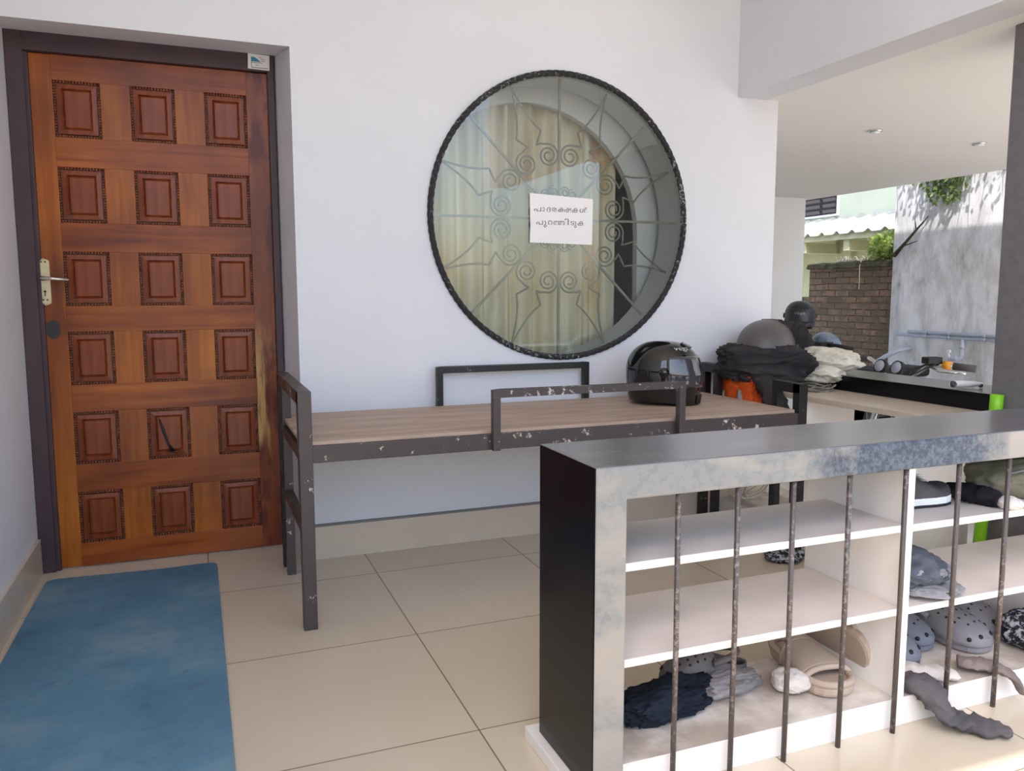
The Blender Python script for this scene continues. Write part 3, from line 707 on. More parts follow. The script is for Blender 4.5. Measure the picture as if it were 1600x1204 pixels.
slope_bar(XZ - 0.04, 0.04, YF + 0.001, 0.666, YF + 0.166, 0.668, 0.040, 'end_rail', M['ironblack'])
slope_bar(XZ - 0.04, 0.04, YK - 0.137, 0.698, YK - 0.001, 0.70, 0.040, 'end_rail', M['ironblack'])
for x in (XA + 0.005, XZ - 0.036):
    mb = MB(); mb.box(x, x + 0.03, YF + 0.04, YK - 0.036, 0.30, 0.33); mb.build('cross_bar', M['iron'] if x < 1 else M['ironblack'], bed, bevel=0.002)
    mb = MB(); mb.box(x, x + 0.03, YF + 0.04, YK - 0.036, 0.537, 0.575); mb.build('cross_bar', M['iron'] if x < 1 else M['ironblack'], bed, bevel=0.002)
for y in (YF + 0.003, YK - 0.033):
    mb = MB(); mb.box(XA + 0.04, XZ - 0.038, y, y + 0.03, 0.537, 0.590); mb.build('side_rail', M['iron'], bed, bevel=0.002)
def guard(xa, xb, y, z0, z1, m):
    t = 0.026; mb = MB(); mb.box(xa, xa + t, y, y + t, z0, z1); mb.box(xb - t, xb, y, y + t, z0, z1); mb.box(xa + t, xb - t, y, y + t, z1 - t, z1)
    mb.build('guard_rail', m, bed, bevel=0.0015)
guard(0.905, 1.655, YF - 0.024, 0.537, 0.742, M['iron']); guard(0.905, 1.600, YK - 0.03, 0.592, 0.762, M['ironblack'])
mb = MB(); mb.box(XA + 0.012, XZ - 0.045, YF + 0.02, YK - 0.03, 0.5905, 0.602); mb.build('plywood_deck', M['ply'], bed)

# ------------------------------------------------------------------ front railing: granite pillar, beam, bars
rail = thing('railing', (1.6, 1.5, 0), 'black granite post and rail with thin dark bars before the front shoe rack', 'railing')
def clad(x0, x1, y0, y1, z0, z1, name, bev=0.006, mfront='pale_front', mtop='sheen_top'):
    mb = MB(); v = [(x, y, z) for x in (x0, x1) for y in (y0, y1) for z in (z0, z1)]
    bv = mb.faces(v, []); 
    for f, m in (((0, 1, 3, 2), 'granite'), ((4, 6, 7, 5), 'granite'), ((0, 4, 5, 1), mfront), ((2, 3, 7, 6), 'granite'), ((0, 2, 6, 4), 'granite'), ((1, 5, 7, 3), mtop)):
        bf = mb.bm.faces.new([bv[i] for i in f]); bf.material_index = mb.slot(M[m])
    return mb.build(name, None, rail, bevel=bev)
BT = 0.722
mb = MB()
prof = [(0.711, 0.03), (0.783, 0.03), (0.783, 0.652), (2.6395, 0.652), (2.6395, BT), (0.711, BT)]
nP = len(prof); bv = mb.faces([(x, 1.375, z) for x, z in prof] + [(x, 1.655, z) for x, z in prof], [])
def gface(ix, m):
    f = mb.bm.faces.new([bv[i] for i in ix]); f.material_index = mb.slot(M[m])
gface((0, 1, 2, 5), 'pale_front'); gface((2, 3, 4, 5), 'pale_front')
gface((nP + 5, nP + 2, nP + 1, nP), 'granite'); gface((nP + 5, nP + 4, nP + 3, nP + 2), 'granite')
for k, m in ((0, 'granite'), (1, 'granite'), (2, 'granite'), (3, 'granite'), (4, 'sheen_top'), (5, 'granite')):
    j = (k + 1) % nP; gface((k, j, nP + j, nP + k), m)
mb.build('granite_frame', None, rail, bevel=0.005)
mb = MB(); mb.box(0.690, 0.79, 1.385, 1.69, 0.0, 0.032); mb.build('plinth', M['rack'], rail, bevel=0.002)
for i in range(12):
    x = [0.908, 1.056, 1.203, 1.361, 1.530, 1.700, 1.870][i] if i < 7 else 1.870 + (i - 6) * 0.168
    if x > 2.6: break
    mb = MB(); mb.tube([(x, 1.386, 0.0), (x + 0.002, 1.386, 0.33), (x, 1.386, 0.655)], 0.0062, 10); mb.build('bar', M['bar'], rail)

# ------------------------------------------------------------------ shoe rack behind it
rack = thing('shoe_rack', (1.7, 1.56, 0), 'white painted open shoe rack of dusty boards behind the front bars', 'shoe rack')
def board(x0, x1, y0, y1, z0, z1, name, parent, top='shelf', side='rack'):
    mb = MB(); v = [(x, y, z) for x in (x0, x1) for y in (y0, y1) for z in (z0, z1)]; bv = mb.faces(v, [])
    for f, m in (((0, 1, 3, 2), side), ((4, 6, 7, 5), side), ((0, 4, 5, 1), side), ((2, 3, 7, 6), side), ((0, 2, 6, 4), side), ((1, 5, 7, 3), top)):
        bf = mb.bm.faces.new([bv[i] for i in f]); bf.material_index = mb.slot(M[m])
    return mb.build(name, None, parent, bevel=0.0015)
RF, RB = 1.405, 1.70
board(0.79, 1.556, RF, RB, 0.0, 0.072, 'base', rack, 'dustboard'); board(1.582, 2.62, RF, RB, 0.0, 0.072, 'base', rack, 'dustboard')
for z in (0.285, 0.492):
    board(0.784, 1.556, RF, RB + (0.02 if z < 0.4 else -0.03), z, z + 0.018, 'shelf', rack)
    board(1.582, 2.62, RF, RB + (0.02 if z < 0.4 else -0.03), z - 0.002, z + 0.016, 'shelf', rack)
board(1.557, 1.581, RF - 0.001, RB + 0.04, 0.0, 0.651, 'divider', rack, 'rack'); board(2.21, 2.232, RF - 0.001 + 0.01, RB, 0.0725, 0.29, 'divider', rack, 'rack')

# ------------------------------------------------------------------ side railing and rack
srl = thing('railing', (2.78, 2.6, 0), 'black granite rail along the right edge of the porch under the cream cloth', 'railing')
rail = srl
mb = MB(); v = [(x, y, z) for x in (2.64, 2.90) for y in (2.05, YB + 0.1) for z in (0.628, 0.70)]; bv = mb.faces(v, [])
for f, m in (((0, 1, 3, 2), 'granite'), ((4, 6, 7, 5), 'granite'), ((0, 4, 5, 1), 'granite'), ((2, 3, 7, 6), 'granite'), ((0, 2, 6, 4), 'granite'), ((1, 5, 7, 3), 'sheen_top')):
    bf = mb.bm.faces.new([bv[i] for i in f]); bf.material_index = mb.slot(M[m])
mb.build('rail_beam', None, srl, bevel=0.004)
for y in (2.22, 2.38, 2.54, 2.70, 2.86, 3.02):
    mb = MB(); mb.tube([(2.885, y, -0.05), (2.885, y, 0.63)], 0.0062, 8); mb.build('bar', M['bar'], srl)
sr = thing('shoe_rack', (2.49, 2.65, 0), 'white painted side rack with a long cream ledge under the right hand rail', 'shoe rack')
board(2.36, 2.6395, 2.052, YB - 0.014, 0.611, 0.634, 'ledge', sr, 'baseboard', 'baseboard')
board(2.345, 2.6395, 2.68, 2.705, 0.0, 0.6105, 'divider', sr, 'rack'); board(2.345, 2.6395, 2.10, 2.125, 0.0, 0.6105, 'divider', sr, 'rack')
board(2.345, 2.6395, 2.126, 2.679, 0.0, 0.072, 'base', sr, 'dustboard'); board(2.345, 2.6395, 2.7055, YB - 0.014, 0.0, 0.072, 'base', sr, 'dustboard')
board(2.345, 2.6395, 2.126, 2.679, 0.285, 0.303, 'shelf', sr); board(2.345, 2.6395, 2.7055, YB - 0.014, 0.285, 0.303, 'shelf', sr)

mb = MB(); mb.tube([(2.585, 2.018, 0.001), (2.598, 2.012, 0.3), (2.610, 2.008, 0.52), (2.608, 2.004, 0.60), (2.612, 2.000, 0.66), (2.614, 2.0, 0.705)], [0.021, 0.021, 0.021, 0.020, 0.022, 0.022], 16)
o = mb.build('pipe', M['green']); tag(o, 'bright green plastic pipe standing against the dark grey column', 'pipe')

# ================================================================== OUTDOORS
mb = MB(); mb.box(2.98, 14, -8, 14, -0.45, -0.35); struct('ground', mb, M['ground'])
mb = MB(); mb.box(-9, 2.98, -9, -0.4, -0.30, -0.16); struct('ground_front', mb, M['paving'])
mb = MB(); mb.box(6.30, 6.52, -4, 6.0, -0.4, 2.75); struct('wall_boundary', mb, M['plaster'])
bw = thing('brick_wall', (6.45, 7.2, -0.35), 'old brown brick boundary wall with mossy coping beside the stained grey wall', 'wall')
mb = MB(); mb.box(6.34, 6.54, 6.001, 7.18, -0.35, 1.33); mb.box(6.36, 6.54, 7.18, 9.5, -0.35, 1.02); mb.build('brickwork', M['brick'], bw)
mb = MB()
mb.grid(lambda u, v: Vector((6.43 + (v - 0.5) * 0.26, 6.0 + 1.2 * u, 1.33 + 0.055 * (1 if 0.1 < v < 0.9 else 0) + 0.018 * mnoise.noise(Vector((u * 14, v * 3, 2))))), 50, 8)
mb.box(6.305, 6.555, 6.002, 7.19, 1.32, 1.372); mb.build('coping', M['moss'], bw, bevel=0.008)

pp = thing('water_pipe', (6.27, 5.4, 0.68), 'pair of pale plastic water pipes running along the stained grey wall', 'pipe')
for y0, z0, z1 in ((5.75, 0.70, 0.690), (5.88, 0.668, 0.650)):
    mb = MB(); mb.tube([(6.275, y0, z0), (6.275, 1.0, z1 - 0.02)], 0.014, 10)
    for yy in (5.55, 5.3, 4.95): mb.tube([(6.275, yy - 0.012, z0 + (z1 - z0 - 0.02) * (y0 - yy) / 4.8), (6.275, yy + 0.012, z0 + (z1 - z0 - 0.02) * (y0 - yy) / 4.8)], 0.018, 10)
    mb.build('pipe_run', M['pvc'], pp)
mb = MB(); mb.tube([(6.275, 5.16, 0.655), (6.275, 5.16, 0.50), (6.268, 5.165, 0.485), (6.26, 5.20, 0.48), (6.25, 5.27, 0.475)], 0.017, 10)
mb.tube([(6.275, 5.16, 0.60), (6.275, 5.16, 0.57)], 0.022, 10); mb.tube([(6.26, 5.19, 0.48), (6.26, 5.215, 0.48)], 0.022, 10)
o = mb.build('pipe_drop', M['pvc'], pp)
mb = MB(); mb.box(6.235, 6.255, 5.255, 5.285, 0.53, 0.555); mb.tube([(6.25, 5.265, 0.47), (6.25, 5.28, 0.54)], 0.010, 8); mb.build('tap', M['white'], o, bevel=0.004)
mb = MB(); mb.tube([(6.08, 5.93, 0.40), (6.12, 5.86, 0.46), (6.2, 5.80, 0.51), (6.302, 5.74, 0.545)], [0.02, 0.02, 0.02, 0.019], 10)
o = mb.build('drain_pipe', M['pvc']); tag(o, 'short bent white pipe stub low on the stained grey wall', 'pipe')

# neighbouring house
hs = thing('house', (9.5, 8.5, -0.35), 'pale green house with corrugated lean-to roof behind the brick wall', 'house')
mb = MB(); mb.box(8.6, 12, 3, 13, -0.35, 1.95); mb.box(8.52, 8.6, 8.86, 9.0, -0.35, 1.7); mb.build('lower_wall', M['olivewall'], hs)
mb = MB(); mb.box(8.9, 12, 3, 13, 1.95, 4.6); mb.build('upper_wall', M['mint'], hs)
mb = MB(); mb.box(7.75, 12.2, 2.5, 13.5, 4.6, 4.72); mb.build('roof_slab', M['slab'], hs)
mb = MB()
def sheet(u, v):
    y = 6.0 + u * 6.5; k = (y / 0.27) % 1.0; h = 0.045 * max(0.0, 1 - abs(k - 0.5) * 5) ** 0.6
    x = 7.92 + v * 0.98; return Vector((x, y, 1.835 + v * 0.31 + h))
mb.grid(sheet, 240, 2, smooth=False); mb.build('roof_sheet', M['sheet'], hs, solid=0.008)
mb = MB(); mb.box(7.96, 8.0, 6.0, 12.5, 1.765, 1.83); mb.build('eave_board', M['olivewall'], hs)
for y in (6.9, 7.65, 8.35, 9.15, 9.9):
    mb = MB(); mb.box(8.0, 8.6, y, y + 0.10, 1.62, 1.76); mb.build('rafter', M['olivewall'], hs)
wn = MB(); wn.box(8.86, 8.90, 9.50, 10.30, 2.20, 3.0); wf = wn.build('window', M['white'], hs)
for y0, y1 in ((9.54, 9.80), (9.86, 10.26)):
    mb = MB()
    for k in range(9): mb.box(8.848, 8.862, y0, y1, 2.24 + k * 0.085, 2.30 + k * 0.085, None, Matrix.Rotation(R(-25), 3, 'Y'))
    mb.build('louvre', M['shutter'], wf)
mb = MB(); mb.box(8.856, 8.8595, 9.53, 10.27, 2.23, 2.97); mb.build('pane', M['dark'], wf)

def foliage(cen, size, n, leaf, seed, stems=12, base=None, droop=0.0):
    rnd = random.Random(seed); mb = MB(); c = Vector(cen)
    for _ in range(n):
        while True:
            p = Vector((rnd.uniform(-1, 1), rnd.uniform(-1, 1), rnd.uniform(-1, 1)))
            if p.length < 1: break
        p = c + Vector((p.x * size[0], p.y * size[1], p.z * size[2]))
        a = Vector((rnd.gauss(0, 1), rnd.gauss(0, 1), rnd.gauss(0, 1) - droop)).normalized() * leaf * rnd.uniform(0.6, 1.3); b_ = a.orthogonal().normalized() * leaf * 0.32
        b_ = Matrix.Rotation(rnd.uniform(0, 6.28), 3, a) @ b_
        mb.faces([p, p + a * 0.45 + b_, p + a, p + a * 0.45 - b_], [(0, 1, 2, 3)])
    return mb, rnd
def plant(name, cen, size, n, leaf, seed, label, cat, mat, base, nst=10, droop=0.0):
    t = thing(name, base, label, cat); mb, rnd = foliage(cen, size, n, leaf, seed, droop=droop); mb.build('foliage', mat, t)
    mb = MB(); b0 = Vector(base)
    for _ in range(nst):
        e = Vector(cen) + Vector((rnd.uniform(-.8, .8) * size[0], rnd.uniform(-.8, .8) * size[1], rnd.uniform(-.6, .9) * size[2]))
        mb.tube([b0 + Vector((0, rnd.uniform(-.04, .04), 0)), b0.lerp(e, 0.5) + Vector((0, rnd.uniform(-.03, .03), 0.03)), e], [0.006, 0.004, 0.002], 5)
    mb.build('stems', M['stem'], t); return t
plant('wall_bush', (6.42, 6.22, 1.52), (0.14, 0.20, 0.15), 520, 0.055, 3, 'small sunlit yellow-green bush growing on top of the brick wall', 'plant', M['leaf'], (6.43, 6.15, 1.375))
wc = plant('wall_creeper', (6.25, 5.42, 2.16), (0.05, 0.26, 0.34), 560, 0.055, 5, 'green creeper hanging down the top of the stained grey wall', 'plant', M['leaf2'], (6.28, 5.4, 2.75), 14, 1.0)
mb, rnd = foliage((6.20, 5.30, 2.36), (0.07, 0.80, 0.36), 300, 0.05, 17, droop=1.0); mb.build('trailing_leaves', M['leaf2'], wc)
mb = MB()
for k in range(34):
    y = rnd.uniform(4.55, 5.98); x = rnd.uniform(6.12, 6.27); z1 = rnd.uniform(1.85, 2.4)
    mb.tube([(x, y, 2.85), (x + 0.02, y + rnd.uniform(-.05, .05), 0.5 * (2.85 + z1)), (x, y + rnd.uniform(-.08, .08), z1)], [0.006, 0.005, 0.002], 4)
mb.build('trailing_vines', M['stem'], wc)
t = thing('dry_weeds', (6.40, 6.55, 1.38), 'pale dry weeds trailing along the mossy coping of the brick wall', 'plant')
rnd = random.Random(8); mb = MB()
for _ in range(70):
    y = rnd.uniform(6.25, 6.75); a = Vector((6.38 + rnd.uniform(-.06, .06), y, 1.385)); d = Vector((rnd.uniform(-.06, .02), rnd.uniform(-.10, .10), rnd.uniform(0.01, .07)))
    mb.tube([a, a + d * 0.6 + Vector((0, 0, .015)), a + d + Vector((0, 0, -.01))], [0.003, 0.0025, 0.001], 4)
mb.tube([(6.32, 6.42, 1.39), (6.30, 6.42, 1.33), (6.305, 6.42, 1.2), (6.31, 6.425, 1.1)], 0.004, 5); mb.build('stalks', M['c_cream'], t)
mb = MB(); mb.tube([(6.28, 5.97, 1.42), (6.26, 5.86, 1.50), (6.27, 5.72, 1.64), (6.28, 5.60, 1.76)], [0.022, 0.016, 0.010, 0.004], 8)
mb.tube([(6.27, 5.72, 1.64), (6.27, 5.74, 1.75)], [0.008, 0.003], 6); mb.tube([(6.26, 5.86, 1.50), (6.27, 5.70, 1.54)], [0.008, 0.003], 6)
o = mb.build('dead_branch', M['moss']); tag(o, 'dark dead branch lying against the corner of the stained grey wall', 'branch')

# down-lights in the side slab
for x, y, lab in ((3.59, 3.59, 'left small round downlight in the cream slab'), (4.49, 3.66, 'right small round downlight in the cream slab')):
    t = thing('ceiling_light', (x, y, 1.966), lab, 'light', 'downlights in the side slab')
    mb = MB(); mb.tube([(x, y, 1.967), (x, y, 1.958)], 0.042, 24); rg = mb.build('trim_ring', M['silver'], t)
    mb = MB(); mb.sphere((x, y, 1.958), (0.026, 0.026, 0.012), 14, 8); mb.build('bulb', M['white'], t)

# ------------------------------------------------------------------ motorcycle nosed up to the side rail
def motorcycle(name, loc, rz, label, body):
    """faces local -x, ground at z=0, steering head above x=0"""
    t = thing(name, (0, 0, 0), label, 'motorcycle')
    def wheel(x, r_):
        mb = MB(); mb.tube([(x + r_ * math.cos(a), 0, r_ + 0.045 + r_ * math.sin(a)) for a in [2 * PI * k / 40 for k in range(40)]], 0.045, 10, closed=True)
        o = mb.build('tyre', M['dark'], t)
        mb = MB(); mb.tube([(x + (r_ - .05) * math.cos(a), 0, r_ + 0.045 + (r_ - .05) * math.sin(a)) for a in [2 * PI * k / 40 for k in range(40)]], 0.014, 6, closed=True)
        mb.tube([(x, -0.05, r_ + .045), (x, 0.05, r_ + .045)], 0.03, 12)
        for k in range(6):
            a = k * PI / 3; mb.tube([(x, 0, r_ + .045), (x + (r_ - .05) * math.cos(a), 0, r_ + .045 + (r_ - .05) * math.sin(a))], 0.010, 6)
        mb.build('rim', M['silver'], o)
    wheel(-0.16, 0.255); wheel(1.10, 0.255)
    for s in (-1, 1):
        mb = MB(); mb.tube([(-0.16, s * 0.075, 0.30), (0.05, s * 0.075, 0.93)], 0.018, 10); mb.build('fork_leg', M['silver'], t)
    mb = MB(); mb.grid(lambda u, v: Vector((-0.16 + 0.33 * math.cos(R(35) + u * R(120)), (v - 0.5) * 0.13, 0.30 + 0.325 * math.sin(R(35) + u * R(120)) - 0.02 * abs(v - .5) ** 2 * 4)), 14, 6); mb.build('mudguard', body, t, solid=0.004)
    mb = MB(); mb.sphere((-0.07, 0, 0.86), (0.085, 0.085, 0.085), 20, 12); hl = mb.build('headlamp', M['silver'], t)
    mb = MB(); mb.grid(lambda u, v: Vector((0.30 + 0.24 * math.cos(PI * v) * -1, 0.13 * math.sin(PI * v) ** 0.6 * math.cos(u * 2 * PI), 0.78 + 0.10 * math.sin(PI * v) ** 0.6 * math.sin(u * 2 * PI))), 20, 14, closeu=True); mb.build('tank', body, t)
    mb = MB(); mb.box(0.50, 1.15, -0.12, 0.12, 0.72, 0.80); mb.build('seat', M['dark'], t, bevel=0.03)
    mb = MB(); mb.box(0.15, 0.55, -0.13, 0.13, 0.25, 0.55); mb.box(0.2, 0.42, -0.09, 0.09, 0.55, 0.68); mb.build('engine', M['rubber'], t, bevel=0.02)
    mb = MB(); mb.tube([(0.06, 0, 0.85), (0.2, 0, 0.66), (0.55, 0, 0.66), (1.1, 0, 0.62)], 0.022, 8); mb.tube([(0.08, 0, 0.82), (0.15, 0, 0.4), (0.5, 0, 0.25), (1.10, 0.08, 0.30)], 0.018, 8); mb.build('frame', M['dark'], t)
    mb = MB(); mb.tube([(0.2, -0.14, 0.25), (0.6, -0.16, 0.22), (1.3, -0.16, 0.32)], [0.02, 0.03, 0.04], 10); mb.build('exhaust', M['silver'], t)
    for s in (-1, 1):
        mb = MB(); mb.tube([(0.008, s * 0.056, 1.014), (-0.016, s * 0.056, 1.022)], 0.038, 24); g = mb.build('gauge', M['dark'], t)
        mb = MB(); mb.tube([(-0.014, s * 0.056, 1.0212), (-0.0175, s * 0.056, 1.0224)], 0.031, 24); mb.build('dial', M['pvc'], g)
    mb = MB(); 
    for s in (-1, 1): mb.tube([(0.05, s * 0.02, 0.955), (0.05, s * 0.10, 0.975), (0.07, s * 0.18, 1.035), (0.10, s * 0.24, 1.045), (0.15, s * 0.34, 1.035)], 0.011, 10)
    hb = mb.build('handlebar', M['silver'], t)
    for s in (-1, 1):
        mb = MB(); mb.tube([(0.123, s * 0.283, 1.042), (0.168, s * 0.375, 1.034)], 0.019, 14); mb.build('grip', M['rubber'], hb)
        if s > 0: continue
        mb = MB(); mb.tube([(0.104, s * 0.238, 1.046), (0.121, s * 0.274, 1.043)], 0.021, 14); mb.build('switch_collar', M['amber'], hb)
        mb = MB(); mb.box(0.03, 0.11, s * 0.20 - 0.03, s * 0.20 + 0.03, 1.05, 1.085, None, Matrix.Rotation(R(15 * s), 3, 'Z')); mb.build('brake_reservoir', M['dark'], hb, bevel=0.005)
        mb = MB(); mb.tube([(0.07, s * 0.2, 1.03), (0.03, s * 0.27, 1.02), (0.07, s * 0.40, 1.015)], 0.006, 6); mb.build('lever', M['silver'], hb)
        mb = MB(); mb.tube([(0.08, s * 0.2, 1.06), (0.0, s * 0.13, 1.01), (-0.03, s * 0.09, 0.88)], 0.005, 6); mb.tube([(0.06, s * 0.23, 1.05), (-0.03, s * 0.16, 0.99), (-0.04, s * 0.10, 0.86)], 0.005, 6); mb.build('cable', M['dark'], hb)
    t.location = loc; t.rotation_euler = (0, 0, rz); return t
motorcycle('motorcycle', (3.43, 3.25, -0.35), 0, 'dark motorcycle with chrome handlebar and twin dials just beyond the right rail', M['redpaint'])

def scooter(loc, rz, label):
    t = thing('scooter', (0, 0, 0), label, 'scooter')
    for x in (-0.1, 1.05):
        mb = MB(); mb.tube([(x + .19 * math.cos(a), 0, .24 + .19 * math.sin(a)) for a in [2 * PI * k / 32 for k in range(32)]], 0.05, 10, closed=True); o = mb.build('tyre', M['dark'], t)
        mb = MB(); mb.tube([(x, -.04, .24), (x, .04, .24)], 0.13, 20); mb.build('rim', M['silver'], o)
    mb = MB(); mb.grid(lambda u, v: Vector((0.0 + 0.10 * v + 0.05 * math.cos((u - .5) * PI), (u - 0.5) * (0.36 - 0.1 * v), 0.36 + 0.55 * v)), 12, 10); mb.build('front_shield', M['redpaint'], t, solid=0.02)
    mb = MB(); mb.box(0.1, 0.5, -0.14, 0.14, 0.28, 0.33); mb.build('footboard', M['dark'], t, bevel=0.01)
    mb = MB(); mb.grid(lambda u, v: Vector((0.45 + 0.75 * v, 0.17 * math.cos(2 * PI * u) * (0.75 + 0.25 * math.sin(PI * v)), 0.50 + 0.20 * math.sin(2 * PI * u) * (0.9 - 0.3 * v))), 18, 10, closeu=True); mb.build('body', M['redpaint'], t)
    mb = MB(); mb.box(0.45, 1.15, -0.13, 0.13, 0.70, 0.79); mb.build('seat', M['dark'], t, bevel=0.035)
    mb = MB(); mb.tube([(0.08, -0.33, 0.98), (0.03, -0.2, 1.0), (0.03, 0.2, 1.0), (0.08, 0.33, 0.98)], 0.014, 10); mb.box(-0.04, 0.08, -0.12, 0.12, 0.9, 1.02); hb = mb.build('handlebar', M['dark'], t)
    for s in (1,):
        mb = MB(); mb.tube([(0.03, s * 0.2, 1.0), (0.03, s * 0.26, 1.16)], 0.006, 6); mb.sphere((0.03, s * 0.27, 1.19), (0.012, 0.055, 0.035)); mb.build('mirror', M['dark'], hb)
    t.location = loc; t.rotation_euler = (0, 0, rz); return t
scooter((4.67, 5.20, -0.35), 0, 'dark scooter parked by the brick wall carrying two helmets')

# ------------------------------------------------------------------ helmets
def helmet(name, label, shell, vis, full=True, text=None):
    t = thing(name, (0, 0, 0), label, 'helmet')
    def f(th, ph, k=1.0):      # th azimuth from front (+y), ph elevation
        y = math.cos(th); x = math.sin(th)
        rx, ry = 0.122, 0.150
        c = abs(math.cos(ph)) ** 0.82; z = 0.128 * math.copysign(abs(math.sin(ph)) ** 0.92, math.sin(ph))
        if ph < 0:
            c = 1.0 - 0.10 * (ph / R(-60)) ** 2; z = 0.120 * ph / R(60)
            if full and y > 0.2: z *= 1.0 + 0.28 * (y - 0.2); c *= 1 + 0.05 * y
        return Vector((x * rx * c * k, y * ry * c * k - (0.01 if y < 0 else 0), 0.135 + z * k))
    mb = MB()
    lo = -60 if full else -42
    mb.grid(lambda u, v: f(u * 2 * PI, R(lo) + v * R(89.9 - lo)), 48, 30, closeu=True); sh = mb.build('shell', shell, t)
    mb = MB(); mb.grid(lambda u, v: f(R(-82) + u * R(164), R(-24) + v * R(54), 1.015 + 0.01 * math.sin(PI * u)), 30, 10); mb.build('visor', vis, t, solid=0.003)
    for s in (-1, 1):
        mb = MB(); mb.tube([f(s * R(86), R(2), 1.0), f(s * R(86), R(2), 1.09)], 0.02, 14); mb.build('visor_pivot', shell, t)
    mb = MB()
    if full:
        mb.grid(lambda u, v: f(R(-22) + u * R(44), R(-52) + v * R(14), 1.02), 10, 4); mb.build('chin_vent', M['dark'], t, solid=0.006)
        mb = MB(); mb.grid(lambda u, v: f(R(-30) + u * R(60), R(48) + v * R(16), 1.02), 10, 4); mb.build('top_vent', shell, t, solid=0.008)
    mb = MB(); mb.tube([(0, -0.01, 0.03), (0, -0.01, 0.10)], 0.10, 24); mb.build('lining', M['c_black'], t)
    if text:
        me = glyph_mesh(text, 1.0); xs_ = [v.co.x for v in me.vertices]; ys_ = [v.co.y for v in me.vertices]
        a0, a1, p0, p1 = R(66), R(30), R(40), R(50)
        if not full: a0, a1, p0, p1 = R(26), R(-14), R(4), R(14)
        for v in me.vertices:
            u = (v.co.x - min(xs_)) / (max(xs_) - min(xs_)); w_ = (v.co.y - min(ys_)) / (max(ys_) - min(ys_))
            v.co = f(a0 + (a1 - a0) * u, p0 + (p1 - p0) * w_, 1.034)
        me.materials.append(M['white']); o = bpy.data.objects.new('lettering', me); col.objects.link(o); o.parent = sh
    return t
h = helmet('helmet', 'glossy black full-face helmet with smoked visor on the plywood deck', M['bk_gloss'], M['visor'], True, 'vega')
h.location = (1.815, 2.90, 0.602); h.rotation_euler = (0, 0, math.atan2(-0.80, -0.60)); 
h = helmet('helmet', 'dusty grey helmet half buried in the dark jacket against the white wall', M['gy_shell'], M['gy_shell'], True)
h.location = (2.465, 3.055, 0.655); h.rotation_euler = (R(8), 0, R(-50)); h.scale = (1.08, 1.08, 1.08)
h = helmet('helmet', 'matte black open helmet hanging highest of the helmets, before the brick wall', M['bk_matte'], M['bk_matte'], False, 'vega')
h.location = (4.70, 5.42, 0.735); h.rotation_euler = (0, 0, math.atan2(0.60, -0.80))
mb = MB(); mb.tube([(0.02, 0.135, 0.07), (0.03, 0.14, 0.0), (0.02, 0.12, -0.05)], 0.018, 8, flat=0.4); o = mb.build('chin_strap', M['white'], None); o.parent = h
mb = MB(); mb.tube([(-0.03, 0.11, 0.07), (-0.02, 0.11, -0.02), (-0.01, 0.08, -0.1)], 0.022, 8); o = mb.build('chin_guard', M['bk_matte'], None); o.parent = h
h = helmet('helmet', 'blue-grey helmet with pale visor showing just above the cream cloth', M['bluegrey'], M['pvc'], True)
h.location = (4.93, 5.38, 0.47); h.rotation_euler = (R(-18), 0, math.atan2(0.4, -0.9))

# ------------------------------------------------------------------ soft heaps on the side ledge
jk = thing('jacket', (2.42, 2.99, 0.69), 'dark grey nylon jacket bundled over the corner of the side ledge', 'jacket')
o = crumple_obj('body', M['c_jacket'], (-0.02, 0.0, -0.02), (0.40, 0.32, 0.165), 3.3, R(-38), jk, amp=0.15, freq=1.5, st=(0.6, 2.2, 2.6), sq=0.78)
o = crumple_obj('hood', M['c_jacket'], (0.115, 0.03, 0.09), (0.17, 0.12, 0.155), 8.1, R(-38), jk, amp=0.24, freq=2.2, st=(2.5, 1, .7), sq=0.8)
o = lumpy_tube('sleeve', M['c_jacket'], [(2.34, 2.90, 0.70), (2.30, 2.85, 0.68), (2.292, 2.79, 0.62), (2.292, 2.72, 0.53), (2.295, 2.69, 0.44)], [0.04, 0.05, 0.05, 0.045, 0.035], 4.4, flat=0.7)
o.parent = jk; o.location = o.location - jk.location
bp = thing('backpack', (2.292, 3.0, 0.44), 'orange and lime rain bag squeezed between the bed end and the ledge', 'bag')
o = crumple_obj('body', M['c_orange'], (0, 0.0, 0.0), (0.095, 0.26, 0.30), 5.2, 0, bp, amp=0.14, freq=2.0, st=(1, 1, 2), sq=0.8)
o = crumple_obj('side_pocket', M['c_lime'], (0.0, 0.15, 0.0), (0.06, 0.09, 0.16), 6.2, 0, bp, amp=0.10, freq=2.0)
mb = MB(); mb.tube([(2.262, 2.97, 0.65), (2.240, 2.95, 0.60), (2.243, 2.93, 0.52), (2.25, 2.92, 0.46)], 0.012, 8, flat=0.4); mb.tube([(2.262, 3.06, 0.65), (2.241, 3.07, 0.60), (2.243, 3.05, 0.52)], 0.010, 8, flat=0.4)
mb.build('strap', M['c_gsock'], bp)
ct = thing('cloth', (2.675, 2.93, 0.702), 'crumpled cream cotton cloth heaped on the right hand rail', 'cloth')
crumple_obj('heap', M['c_cream'], (0.0, 0.0, 0), (0.24, 0.34, 0.12), 11.4, R(8), ct, amp=0.15, freq=1.7, st=(1, 1.2, 1.5))
crumple_obj('fold', M['c_cream'], (-0.05, -0.02, -0.04), (0.20, 0.30, 0.09), 14.4, R(-10), ct, amp=0.12, freq=2.0, flat=True)
mb = MB(); rnd = random.Random(4)
